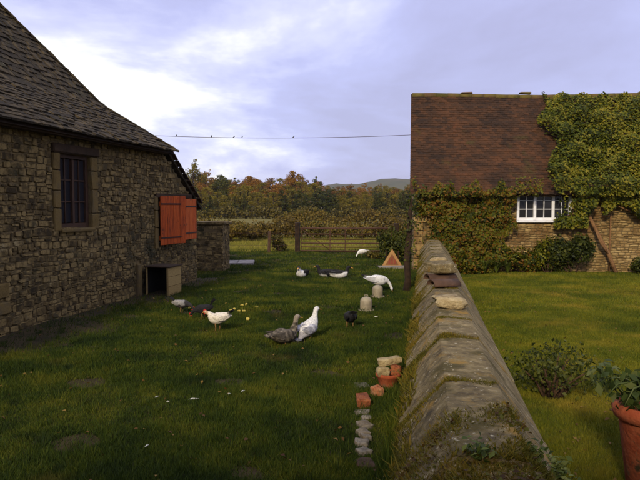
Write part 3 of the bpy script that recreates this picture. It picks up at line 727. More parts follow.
lx_, ly_ = [], []
while len(lx_) < 2600:
    x, y = random.uniform(1.7, 3.35), random.uniform(-.56, .27)
    if random.random() < max(0, (2.9-x)*1.0+.4*math.sin(x*7+y*5)+.2*math.sin(y*15)-.1): lx_.append(x); ly_.append(y)
lx_, ly_ = np.array(lx_), np.array(ly_)
V, F = leaves(np.stack([lx_, ly_, cop_z(ly_)+np.array(CDZ)[np.clip(np.searchsorted(cuts, lx_)-1, 0, len(CDZ)-1)]+rng.uniform(.008, .05, len(lx_))], 1), np.tile((0, 0, 1.0), (len(lx_), 1)), .028, jitter=.6)
M_litter = leafmat('wall_plant_leaves', [(66, 44, 18), (92, 70, 24), (82, 84, 22), (110, 98, 34)])
stuff(obj('wall_plants', mesh('wall_plants', V, F, False, M_litter), gw))
# unseen house added behind the camera to shade the near yard and wall
HX0, HX1, HY, HE = -5.0, 9.0, -2.6, 3.2
fh = thing('unseen_house', 'unseen stone house with slate roof, added behind the camera to shade the near yard', 'house', ((HX0+HX1)/2, HY, 0)); hw = (HX1-HX0)/2
MB().box((0, -2.6, HE/2-.1), (2*hw, 5.2, HE+.2)).obj('wall', M_cstone, fh)
b = MB(); b.add([(-hw-.2, .3, HE-.25), (hw+.2, .3, HE-.25), (hw+.2, -2.6, HE+2.3), (-hw-.2, -2.6, HE+2.3), (hw+.2, -5.5, HE-.25), (-hw-.2, -5.5, HE-.25)], [(0, 1, 2, 3), (3, 2, 4, 5), (0, 3, 5), (1, 4, 2), (0, 5, 4, 1)]); b.obj('roof', M_slate, fh)
for x in (-4.6, -1.6, 3.2, 5.6):
    wo = obj('window', None, fh, (x, 0, 1.1)); MB().box((0, .02, .55), (1.0, .05, 1.1)).obj('frame', M_white, wo)
    for q in (-.235, .235): MB().box((q, .05, .55), (.40, .01, .95)).obj('pane', M_glass, wo)
do = MB().box((.8, .03, 1.0), (.9, .06, 2.0)).obj('door', M_oldwood, fh); MB().box((1.15, .07, 1.0), (.03, .04, .12)).obj('handle', M_iron, do)
# things lying on the wall
def rock(name, label, cat, p, size, m, seed, rz=0, flat=.0, tilt=0):
    r = np.random.default_rng(seed); n1_, n2_ = 12, 8; V = []
    for i2 in range(n2_+1):
        th = math.pi*i2/n2_
        for j in range(n1_):
            a = 2*math.pi*j/n1_; f_ = lambda t2, pw: math.copysign(abs(t2)**pw, t2)
            V.append([f_(math.sin(th)*math.cos(a), .42), f_(math.sin(th)*math.sin(a), .42), f_(math.cos(th), .42)])
    V = np.array(V); nz = .10*np.sin(V[:, 0:1]*2.3+r.uniform(0, 6))+.09*np.sin(V[:, 1:2]*3.1+r.uniform(0, 6))+.06*np.sin(V[:, 2:3]*4+V[:, 0:1]*3+r.uniform(0, 6))
    V = V*(1+nz+r.normal(0, .025, (len(V), 1)))*np.array(size)/2/1.12; V[:, 2] += size[2]/2
    F_ = [(i2*n1_+j, (i2+1)*n1_+j, (i2+1)*n1_+(j+1) % n1_, i2*n1_+(j+1) % n1_) for i2 in range(n2_) for j in range(n1_)]
    me_ = mesh(name, V, F_, True, m); me_.set_sharp_from_angle(angle=R(32)); o_ = obj(name, me_, None, p, (0, tilt, rz)); tag(o_, label, cat); return o_
def on_wall(px, Y, y_off=-.13): return Vector((wall_c(Y)-y_off, Y, 1.06))
Yb = 6.55
rock('stone_block', 'pale squared stone lying on the wall coping', 'stone', (wall_c(6.2)+.14, 6.2, 1.062), (.34, .15, .12), M_palestone, 3, R(-10))
rock('stone_slab', 'thin pale stone slab behind the squared stone on the coping', 'stone', (wall_c(6.75)+.12, 6.75, 1.065), (.30, .22, .06), M_palestone, 5, R(6))
rock('brown_stone', 'rounded grey brown stone resting on a curved tile on the wall', 'stone', (wall_c(8.75)+.11, 8.72, 1.15), (.44, .5, .17), M_cop, 8, R(15))
rock('stone_lump', 'small buff stone behind the rounded stone on the wall', 'stone', (wall_c(10.2)+.1, 10.2, 1.06), (.34, .3, .2), M_palestone, 11, R(-20))
def curved_tile(label, p, rz, tilt, r0=.15, ln=.42):
    b_ = MB(); V = []; n_ = 10
    for x in (0, ln):
        for rr in (r0, r0-.02):
            for j in range(n_+1):
                a = math.pi*j/n_; V.append((x, rr*math.cos(a), rr*math.sin(a)*.62))
    k = n_+1; F_ = []
    for j in range(n_):
        F_ += [(j, j+1, 2*k+j+1, 2*k+j), (k+j+1, k+j, 3*k+j, 3*k+j+1), (j+1, j, k+j, k+j+1), (2*k+j, 2*k+j+1, 3*k+j+1, 3*k+j)]
    for j in (0, n_): F_.append((j, k+j, 3*k+j, 2*k+j))
    b_.add(V, F_); tag(b_.obj('curved_tile', M_brownstone, None, True, loc=p, rot=(0, tilt, rz)), label, 'tile')
curved_tile('dark brown curved ridge tile lying arched on the coping', (wall_c(8.0)-.05, 7.95, 1.07), R(12), 0, .14, .36)
curved_tile('broken dark curved tile under the rounded grey brown stone', (wall_c(8.55)-.08, 8.62, 1.065), R(8), 0, .15, .40)

# ------------------------------------------------------------------ rubble, pots and path by the wall's foot
def brick(name, label, cat, p, dim, rz, m, rx=0, ry=0):
    o_ = MB().box((0, 0, dim[2]/2), dim, bev=.010, jit=.010).obj(name, m, None, loc=p, rot=(rx, ry, rz)); tag(o_, label, cat); return o_
g = G(390, 391); gx, gy = g.x-.01, g.y+.10
pt = thing('terracotta_bowl', 'terracotta bowl heaped with stones at the wall foot', 'plant pot', (gx, gy, .02))
MB().lathe([(.085, 0), (.10, .02), (.13, .12), (.145, .13), (.145, .165), (.13, .165), (.12, .10), (.0, .09)], 28).obj('bowl', M_terra, pt, True)
rock('bowl_stone', 'blocky buff stone in the terracotta bowl, left of its pair', 'stone', (gx-.07, gy-.04, .15), (.15, .14, .12), M_palestone, 21, .2)
rock('bowl_stone', 'blocky pinkish stone in the terracotta bowl beside the wall', 'stone', (gx+.09, gy-.01, .15), (.14, .15, .13), M_brick, 22, -.3)
rock('flat_stone', 'long flat buff stone topping the heap in the terracotta bowl', 'stone', (gx+.03, gy+.06, .265), (.30, .16, .09), M_palestone, 23, .1, 0, R(-8))
rock('brick_lump', 'broken brick lump between the terracotta bowl and the loose brick', 'brick', (G(377, 398).x, G(377, 398).y, .02), (.13, .16, .11), M_brick, 25, .5)
g = G(363.5, 410); brick('loose_brick', 'loose orange brick lying at the head of the stepping slabs', 'brick', (g.x, g.y+.08, .03), (.125, .225, .09), R(4), M_brick, R(3))
M_edge = mat('earthy_flagstone', [srgb(88, 82, 72), srgb(126, 118, 106), srgb(104, 92, 72)], 7, .95, .9, 30, .3, patch=[(srgb(58, 54, 24), 5, .55, .68)])
EDGE = [(362, 388, .17, .20, 'grey flat slab in the grass behind the loose brick'), (362, 415, .15, .12, 'grey slab touching the loose orange brick'), (367, 420.5, .10, .10, 'thumb sized grey chip in the edging strip near the loose brick'),
        (365, 427, .13, .15, 'widest grey edging stone, a brick length from the loose brick'), (362.5, 435, .12, .11, 'grey edging stone just past the widest one'), (366, 439.5, .09, .11, 'narrow edging stone on the wall side of the strip'),
        (362, 445, .12, .12, 'grey edging stone just past the narrow one'), (363, 454, .11, .12, 'small grey edging stone second last in the strip'), (364, 467, .17, .20, 'last brownish slab of the edging line in the grass')]
for k, (px, py, a, c, lab) in enumerate(EDGE):
    g = G(px, py); o = rock('edging_stone', lab, 'stone', (g.x, g.y, -.034), (a*1.15, c*1.15, .085), M_edge if k < 8 else M_brownstone, 160+k*3, random.uniform(-.7, .7), 0, R(random.uniform(-7, 7)))
# old ivied post against the wall
g = G(407, 292); post = thing('old_post', 'dark gnarled old tree stem standing against the garden wall', 'tree stump', (g.x, g.y, 0))
b = MB(); b.tube([(0, 0, -.05), (.02, 0, .3), (-.01, 0, .8), (.05, 0, 1.4), (.06, 0, 1.9), (.10, .02, 2.28)], [.11, .085, .075, .07, .06, .03], 12, wob=.18); b.obj('trunk', M_bark2, post, True)
cs = [(.05, 0, 1.6), (.1, 0, 2.0), (.0, 0, 1.2), (.12, 0, 2.25), (.05, .0, .9)]
P, Q = clumps(cs, [(.17, .17, .3)]*3+[(.16, .16, .2)]+[(.14, .14, .2)], 260); V, F = leaves(P, Q, .085); obj('foliage', mesh('foliage', V, F, False, M_shrub), post)
# big plant pot on the lawn
g = G(640, 496); pot = thing('large_plant_pot', 'large terracotta pot with leafy plant standing on the lawn', 'plant pot', (g.x+.12, g.y, .02))
PR, PH = .30, .66
MB().lathe([(.18, 0), (.20, .02), (.265, PH-.12), (.27, PH-.11), (PR, PH-.10), (PR+.012, PH-.05), (PR, PH), (PR-.03, PH), (PR-.05, PH-.08), (0, PH-.09)], 36).obj('pot', M_terra, pot, True)
cs = [(random.uniform(-.22, .22), random.uniform(-.22, .22), PH+random.uniform(0, .2)) for _ in range(10)]+[(-.3, -.02, PH+.12), (-.34, .1, PH+.16)]
P, Q = clumps(cs, [.12]*12, 620); V, F = leaves(P, Q, .075, fold=.1); obj('foliage', mesh('foliage', V, F, False, M_pot_leaf), pot)
b = MB()
for c in cs: b.tube([(c[0]*.3, c[1]*.3, PH-.1), (c[0]*.7, c[1]*.7, PH+.02), c], [.008, .007, .004], 5)
for a in (R(170), R(195), R(150), R(215)):
    b.tube([(0, 0, PH-.1), (.18*math.cos(a), .18*math.sin(a), PH+.18), (.36*math.cos(a), .36*math.sin(a), PH+.17), (.46*math.cos(a), .46*math.sin(a), PH+.08)], [.008, .007, .006, .003], 5)
stuff(b.obj('stem', M_pot_leaf, pot, True))
# shrubs by the wall on the lawn side
g = G(552, 402); bush('shrub', 'dark small leaved shrub on the lawn beside the garden wall', 'shrub', (g.x, g.y+.05, .01), .58, .42, .70, 1150, M_shrub, .052, 22, nb=30)
def weed(label, p, n, h, m=M_weed):
    t_ = thing('weed', label, 'weed', p); b_ = MB(); P_, Q_ = [], []
    for k in range(n):
        a = random.uniform(0, 6.28); ln = h*random.uniform(.6, 1.2); o_ = ln*random.uniform(.2, .8)
        pts = [Vector((0, 0, -.02)), Vector((math.cos(a)*o_*.5, math.sin(a)*o_*.5, ln*.6)), Vector((math.cos(a)*o_, math.sin(a)*o_, ln))]
        b_.tube(pts, [.005, .004, .002], 5)
        for q in range(13):
            t2 = random.uniform(.25, 1); c = pts[1].lerp(pts[2], t2*2-1) if t2 > .5 else pts[0].lerp(pts[1], t2*2)
            P_.append(tuple(c+Vector((random.gauss(0, .025), random.gauss(0, .025), random.gauss(0, .012))))); Q_.append((0, 0, 1))
    stuff(b_.obj('stem', m, t_, True)); V, F = leaves(np.array(P_), np.array(Q_), .034, fold=.12, jitter=.5); obj('foliage', mesh('foliage', V, F, False, m), t_)
for (Y, off, n, h, lab) in ((2.62, -.36, 7, .07, 'leafy weed on the mossy near end of the wall'), (2.85, -.52, 8, .09, 'broad leaved weed hanging off the lawn edge of the coping'),
                            (2.5, -.10, 5, .06, 'small weed in the moss beside the coping ridge'), (3.08, -.57, 6, .08, 'pale weed on the coping edge above the lawn')):
    weed(lab, (wall_c(Y)-off, Y, float(cop_z(off))), n, h)


# ------------------------------------------------------------------ yard furniture
# poultry box against the barn
kb = thing('hen_box', 'open ended wooden hen box with pale side against the barn wall', 'hen box', BW @ Vector((-1.31, -.07, .02)), BRZ)
kw, kl, kh = .58, .68, .66                              # out from the wall, along it, height
for q in range(3): MB().box((kl/2, -kw, kh*(q+.5)/3), (kl, .025, kh/3-.008), bev=.004).obj('plank', M_ply, kb)
MB().box((kl/2, -kw/2-.02, kh+.015), (kl+.04, kw+.06, .03), bev=.005).obj('lid', M_oldwood, kb)
MB().box((kl/2, -kw/2, .015), (kl-.03, kw-.03, .03)).obj('floor_board', M_oldwood, kb)
MB().box((kl-.014, -kw/2, kh/2+.015), (.022, kw-.03, kh-.04)).obj('end_board', M_dark, kb)  # end and back boards near-black: shade inside the box put into the colour
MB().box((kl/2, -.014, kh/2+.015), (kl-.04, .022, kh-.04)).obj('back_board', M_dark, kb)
for zz in (0, 1): MB().box((.02, -kw+.02+zz*(kw-.06), kh/2), (.035, .03, kh-.01)).obj('corner_post', M_ply, kb)
# drinkers
def drinker(px, py, label, s=1.0):
    g_ = G(px, py); t_ = thing('poultry_drinker', label, 'poultry drinker', (g_.x, g_.y+.1, .015))
    MB().lathe([(.15*s, 0), (.16*s, .012), (.16*s, .055), (.15*s, .055), (.145*s, .02), (0, .018)], 24).obj('tray', M_zinc, t_, True)
    MB().lathe([(.115*s, .02), (.118*s, .03), (.118*s, .22*s), (.108*s, .25*s), (.075*s, .285*s), (.03*s, .30*s), (0, .302*s)], 24).obj('tank', M_zinc, t_, True)
    b_ = MB(); b_.tube([(-.04*s, 0, .295*s), (-.03*s, 0, .335*s), (.03*s, 0, .335*s), (.04*s, 0, .295*s)], .006, 6); b_.obj('handle', M_zinc, t_, True)
drinker(366.5, 313.5, 'dull metal poultry drinker standing by itself in the grass')
drinker(378, 299.5, 'dull metal poultry drinker the white goose bends over')
# warning triangle leaning on its backstop
g = G(392, 269); sg = thing('warning_triangle', 'triangular yellow edged orange warning sign leaning by the garden wall', 'road sign', (g.x, g.y, .02), R(-8))
M_yel = mat('faded_yellow', [srgb(136, 96, 44), srgb(158, 118, 62)], 8, .6, 0, None, .1)
M_org = mat('faded_orange', [srgb(96, 58, 28), srgb(122, 74, 36)], 8, .7, 0, None, .1)
M_red = mat('faded_red', [srgb(112, 40, 22), srgb(128, 54, 30)], 8, .7, 0, None, .1)
TL = Matrix.Rotation(R(-14), 3, 'X')
def tri(s, z0): return [(-s*.5, z0), (s*.5, z0), (0, z0+s*.866)]
def tilted(b_, name, m):
    b_.v = [tuple(TL @ Vector(v)) for v in b_.v]; return b_.obj(name, m, sg)
o, ii = tri(.74, .02), tri(.44, .11)
for k in range(3):
    b = MB(); b.prism([o[k], o[(k+1) % 3], ii[(k+1) % 3], ii[k]], -.012, .012); tilted(b, 'border', M_yel)
tilted(MB().prism(tri(.46, .105), -.004, .008), 'panel', M_org)
for x, h in ((-.09, .15), (0, .22), (.09, .15)):
    tilted(MB().prism([(x-.03, .15), (x+.03, .15), (x+.022, .15+h), (x-.022, .15+h)], -.010, -.0045), 'symbol', M_red)
for q in (-.2, .2): MB().box((q, .16, .28), (.03, .03, .62), Matrix.Rotation(R(16), 3, 'X')).obj('stand_leg', M_iron, sg)
# concrete slab and low stone trough edge
g = G(238, 265); sb = obj('concrete_slab', None, None, (g.x, g.y, .03), (0, 0, R(4))); tag(sb, 'pale grey concrete slab lying in grass beyond the stone pier', 'slab')
for q in (-1, 1): MB().box((q*.29, 0, .05), (.56, 1.25, .09), bev=.012, jit=.006).obj('slab', M_slab, sb)
g = G(394, 271.5); o = MB().box((0, 0, .06), (.9, .5, .12), bev=.02, jit=.01).obj('kerb_stone', M_slab, None, loc=(g.x, g.y+.5, .01)); tag(o, 'pale kerb stone under the leaning warning triangle', 'slab')

# field gate with post
gp = G(297.5, 253.5); GY = gp.y
tag(MB().box((0, 0, .68), (.22, .22, 1.42), bev=.02, jit=.012).obj('gate_post', M_bark2, None, loc=(gp.x, GY, -.02)), 'thick dark wooden gate post at the hanging end of the gate', 'gate post')
gl_ = 4.0; gate = thing('field_gate', 'closed rusty brown barred metal gate to the field', 'gate', (gp.x+.16, GY+.02, .12), R(-2))
for k, z in enumerate((.0, .17, .34, .52, .74, 1.0)):
    b = MB(); b.tube([(0, 0, z), (gl_/2, 0, z-.01), (gl_, 0, z)], .026 if 0 < k < 5 else .032, 8); b.obj('rail', M_gate, gate, True)
for x in (0.0, 1.28, 1.95, 2.7, gl_):
    b = MB(); b.box((x, 0, .5), (.035, .05, 1.0)); b.obj('upright', M_gate, gate)
b = MB(); b.tube([(.05, 0, .95), (1.28, 0, .02)], .016, 6); b.obj('brace', M_gate, gate, True)
g2 = Vector((gp.x+.16+gl_+.2, GY-.1, 0))
tag(MB().box((0, 0, .66), (.2, .2, 1.36), bev=.02, jit=.012).obj('gate_post', M_bark2, None, loc=g2), 'wooden gate post at the latch end of the gate by the dark bush', 'gate post')
for k, (px, py, lab) in enumerate(((269, 254, 'thin weathered fence post between stone pier and gate'),)):
    g = G(px, py); tag(MB().box((0, 0, .5), (.11, .11, 1.06), bev=.012, jit=.01).obj('fence_post', M_bark, None, loc=(g.x, g.y, -.02), rot=(0, R(1.5), .2)), lab, 'fence post')
fw = obj('fence_wire', None, None, (gp.x, GY, .02)); tag(fw, 'thin wire strands of the field fence running from the gate post', 'fence wire')
a = G(225, 253); c = G(269, 254)
for z in (.35, .6, .88):
    b = MB(); b.tube([(0, 0, z), (c.x-gp.x, c.y-GY, z+.01), (a.x-gp.x-3, a.y-GY, z)], .006, 4); b.obj('strand', M_iron, fw)
bush('field_bush', 'round brown bush beside the thin fence post', 'bush', (G(279, 254).x, GY+.5, 0), .5, .5, .95, 900, M_bush, .11, nb=10)
bush('dark_bush', 'dark leafy bush behind the warning triangle at the gate', 'bush', (G(396, 262).x, G(396, 262).y, 0), .75, .8, 1.55, 3000, M_shrub, .11, nb=18)
bush('low_plants', 'low brownish undergrowth between white turkey and dark bush', 'bush', (G(378, 259).x, G(378, 259).y, 0), .55, .4, .38, 700, M_bush, .09, nb=9)

# hedges across the field
def hedge(label, x0, x1, Y, h, n, m, dep=1.6, amp=.3, size=.2):
    t_ = thing('hedge', label, 'hedge', ((x0+x1)/2, Y, 0)); cs, rs = [], []; x = x0
    b_ = MB()
    while x < x1:
        hh = h*(1+amp*math.sin(x*.9+Y)+amp*.6*random.uniform(-1, 1)); q = random.uniform(.5, .9)
        cs.append((x-(x0+x1)/2, random.uniform(-.4, .4), hh*.5)); rs.append((q, dep*.5, hh*.55)); b_.tube([(x-(x0+x1)/2, 0, -.05), (x-(x0+x1)/2+.1, 0, hh*.6)], [.05, .02], 5); x += random.uniform(.35, .6)
    stuff(b_.obj('stem', M_bark2, t_, True))
    P_, Q_ = clumps(cs, rs, n, .4); P_[:, 2] = np.maximum(P_[:, 2], .0); V_, F_ = leaves(P_, Q_, size, jitter=.8); obj('foliage', mesh('foliage', V_, F_, False, m), t_)
hedge('long low brown hedge across the field behind the gate', -14, 12, 40, 1.2, 17000, M_hedge, 1.8, .16, .17)
bush('thorn_bush', 'wide dark thorn bush in the field behind the fence posts', 'bush', (D(228, 240, 36).x, 36, 0), 1.3, 1.0, 1.35, 2400, M_hedge, .15, nb=16)
bush('thorn_bush', 'lower dark thorn bush in the field right beside the wide one', 'bush', (D(252, 240, 38).x, 38, 0), 1.0, .9, 1.15, 1700, M_hedge, .15, nb=14)
hedge('distant olive hedge at the far edge of the field', -48, 34, 104, 1.7, 12000, M_bush, 2.4, .3, .42)
hedge('rough brown hedge line halfway across the field', -5, 26, 72, 1.35, 9000, M_hedge, 2.0, .3, .26)

# ------------------------------------------------------------------ the wood
def tree_proto(seed, h, rad, low, nl, size, conical=False, limbs=9):
    random.seed(seed); b_ = MB(); lean = random.uniform(-.04, .04)*h
    b_.tube([(0, 0, -.2), (lean*.3, 0, h*.25), (lean*.7, lean*.3, h*.55), (lean, lean*.4, h*.92)], [h*.028, h*.02, h*.013, h*.003], 7)
    cs, rs = [], []
    for k in range(limbs):
        t2 = low+(1-low)*(k+.5)/limbs; a = k*2.4+random.uniform(-.5, .5)
        w_ = (1-((t2-low)/(1-low))*.9) if conical else math.sin(math.pi*(.16+.78*(t2-low)/(1-low)))**.7
        ro = rad*w_*random.uniform(.45, .85); p0 = Vector((lean*t2, 0, h*max(.1, t2-.18))); p1 = Vector((lean+ro*math.cos(a), ro*math.sin(a), h*t2))
        b_.tube([p0, p0.lerp(p1, .5)+Vector((0, 0, h*.015)), p1], [h*.01, h*.007, h*.003], 5)
        cs.append(tuple(p1)); q = rad*w_*random.uniform(.34, .55)+.15; rs.append((q, q, q*random.uniform(.6, .95)))
        for j in range(2):
            a2 = a+random.uniform(-1.1, 1.1); r2 = ro*random.uniform(.3, 1.25); q2 = q*random.uniform(.45, .8)
            cs.append((lean+r2*math.cos(a2), r2*math.sin(a2), h*t2+random.uniform(-.08, .09)*h)); rs.append((q2, q2, q2*.8))
    cs.append((lean, 0, h*.95)); rs.append((rad*.2, rad*.2, h*.06))
    P_, Q_ = clumps(cs, rs, nl, .5); V_, F_ = leaves(P_, Q_, size, jitter=.6)
    return mesh('trunk', b_.v, b_.f, True, M_bark2), (V_, F_)
protos = [tree_proto(1, 10, 3.4, .25, 2600, .42), tree_proto(2, 10, 2.9, .22, 2500, .40), tree_proto(3, 10, 3.9, .28, 2900, .44), tree_proto(4, 10, 2.2, .12, 2200, .38, True, 12), tree_proto(5, 10, 2.6, .2, 1500, .40)]
random.seed(99)
crown_cache = {}
def crown(pi, m):
    if (pi, m.name) not in crown_cache: crown_cache[(pi, m.name)] = mesh('crown', protos[pi][1][0], protos[pi][1][1], False, m)
    return crown_cache[(pi, m.name)]
KIND = {'o': (T_or, 'rust orange autumn tree in the wood beyond the field'), 'y': (T_ye, 'olive yellow tree in the wood beyond the field'),
        'g': (T_gr, 'dark green tree in the wood beyond the field'), 'b': (T_br, 'copper brown tree in the wood beyond the field'), 'c': (T_gr, 'young dark conifer in the plantation edging the wood'),
        'm': (T_ye, 'young olive tree in the plantation edging the wood')}
def tree(x, Y, h, kind, pi, wide=1.0, label=None):
    m, lab = KIND[kind]; s = h/10
    t_ = thing('autumn_tree' if kind in 'oyb' else 'wood_tree', label or lab, 'tree', (x, Y, 0), random.uniform(0, 6.28), None if label else 'wood: '+lab.split(' in ')[0]+'s')
    t_.scale = (s*wide, s*wide, s)
    obj('trunk', protos[pi][0], t_); obj('crown', crown(pi, m), t_)
for Y, hlo, hhi, step, kinds, wlo, whi in ((113, 3.6, 4.8, 1.9, 'ccm', 1.3, 1.9), (124, 4.6, 6.0, 2.1, 'ccmmg', 1.3, 1.8), (150, 6.6, 8.2, 3.2, 'gyboym', 1.1, 1.5), (185, 8.4, 10.6, 3.7, 'obyogy', 1.0, 1.4), (225, 10.2, 12.8, 4.3, 'obyyoyb', 1.0, 1.3), (275, 12, 15.2, 5.5, 'oybgo', 1, 1.3)):
    x = -.34*Y-4
    while x < .2*Y+6:
        px = 320+FPX*x/Y
        k = random.choice(kinds); h = random.uniform(hlo, hhi)
        if px > 322: h *= .76 if Y > 140 else .92
        pi = {'c': 3, 'm': 4}.get(k, random.choice((0, 1, 2, 4)) if Y > 130 else 1)
        tree(x, Y+random.uniform(-4, 4), h, k, pi, random.uniform(wlo, whi)); x += step*random.uniform(.7, 1.3)
def stand(px, top, Y, kind, pi, wide, label): tree((px-320)/FPX*Y, Y, CAM_H+(206-top)/FPX*Y, kind, pi, wide, label)
stand(193, 163, 160, 'y', 1, .8, 'tall olive tree rising above the wood near the barn')
stand(207, 172, 170, 'o', 0, .9, 'orange tree beside the tall olive one above the wood')
stand(293, 172, 170, 'o', 2, .75, 'tallest orange tree standing up from the middle of the wood')
stand(316, 179, 168, 'g', 1, .9, 'dark green tree just right of the tallest orange tree')
stand(222, 176, 150, 'g', 2, .9, 'broad green tree near the barn end of the wood')
stand(250, 177, 165, 'o', 2, .9, 'broad rust tree in the middle of the wood')

# overhead wire with a few birds, strung between two poles behind the buildings
WY = 42; p1, p2 = D(70, 131, WY), D(480, 131, WY)
for p, lab in ((p1, 'wooden wire pole standing behind the barn'), (p2, 'wooden wire pole standing behind the cottage')):
    t_ = thing('wire_pole', lab, 'pole', (p.x, p.y, 0)); b = MB(); b.tube([(0, 0, -.2), (0, 0, p.z+.25)], [.12, .09], 10); b.obj('shaft', M_bark, t_, True)
    MB().box((0, 0, p.z+.05), (.8, .08, .08)).obj('cross_arm', M_bark, t_)
def wire_pt(t2): q = p1.lerp(p2, t2); q.z -= .62*4*t2*(1-t2)*.75; return q
b = MB(); b.tube([wire_pt(k/40)-p1 for k in range(41)], .016, 5)
tag(b.obj('overhead_wire', M_iron, None, loc=p1), 'thin overhead wire sagging across the sky from barn to cottage', 'wire')
M_small = mat('small_bird', [srgb(40, 36, 36), srgb(60, 54, 50)], 20, .8)
for t2 in (.26, .345, .40, .42, .545):
    q = wire_pt(t2); b = MB(); b.tube([(-.13, 0, .02), (-.06, 0, .05), (0, 0, .09), (.04, 0, .13), (.06, 0, .17), (.10, 0, .175)], [.012, .03, .05, .04, .03, .006], 8)
    o = b.obj('small_bird', M_small, None, True, loc=q, rot=(0, 0, random.uniform(0, 6)), scale=(.7, .7, .7)); tag(o, 'tiny dark bird perched on the overhead wire', 'bird', 'birds on the overhead wire')

# ------------------------------------------------------------------ poultry
def catmull(pts, n):
    P_ = np.array(pts, float); k = len(P_); out_ = []
    for i2 in range(k-1):
        a, b_, c, d = P_[max(i2-1, 0)], P_[i2], P_[i2+1], P_[min(i2+2, k-1)]
        for t2 in np.linspace(0, 1, n, endpoint=False):
            out_.append(.5*((2*b_)+(-a+c)*t2+(2*a-5*b_+4*c-d)*t2**2+(-a+3*b_-3*c+d)*t2**3))
    out_.append(P_[-1]); return np.array(out_)
def loft(rings, n=16, sub=4):
    """rings: x, z, half width, half height along a spine in the x-z plane"""
    Q = catmull(rings, sub); V = []; k = len(Q)
    for i2 in range(k):
        t2 = Q[min(i2+1, k-1), :2]-Q[max(i2-1, 0), :2]; t2 /= np.linalg.norm(t2)+1e-9; nx_, nz_ = -t2[1], t2[0]
        for j in range(n):
            a = 2*math.pi*j/n; rw, rh = max(Q[i2, 2], .002), max(Q[i2, 3], .002)
            V.append((Q[i2, 0]+nx_*rh*math.sin(a), rw*math.cos(a), Q[i2, 1]+nz_*rh*math.sin(a)))
    F_ = [(i2*n+j, i2*n+(j+1) % n, (i2+1)*n+(j+1) % n, (i2+1)*n+j) for i2 in range(k-1) for j in range(n)]
    F_ += [tuple(range(n))[::-1], tuple(range((k-1)*n, k*n))]
    return V, F_, k, n
def coloured(me, f):
    at = me.color_attributes.new('Col', 'FLOAT_COLOR', 'POINT'); n = len(me.vertices); co = np.empty(n*3, np.float32); me.vertices.foreach_get('co', co)
    c = np.array([(*f(*p), 1) for p in co.reshape(-1, 3)], np.float32); at.data.foreach_set('color', c.ravel())
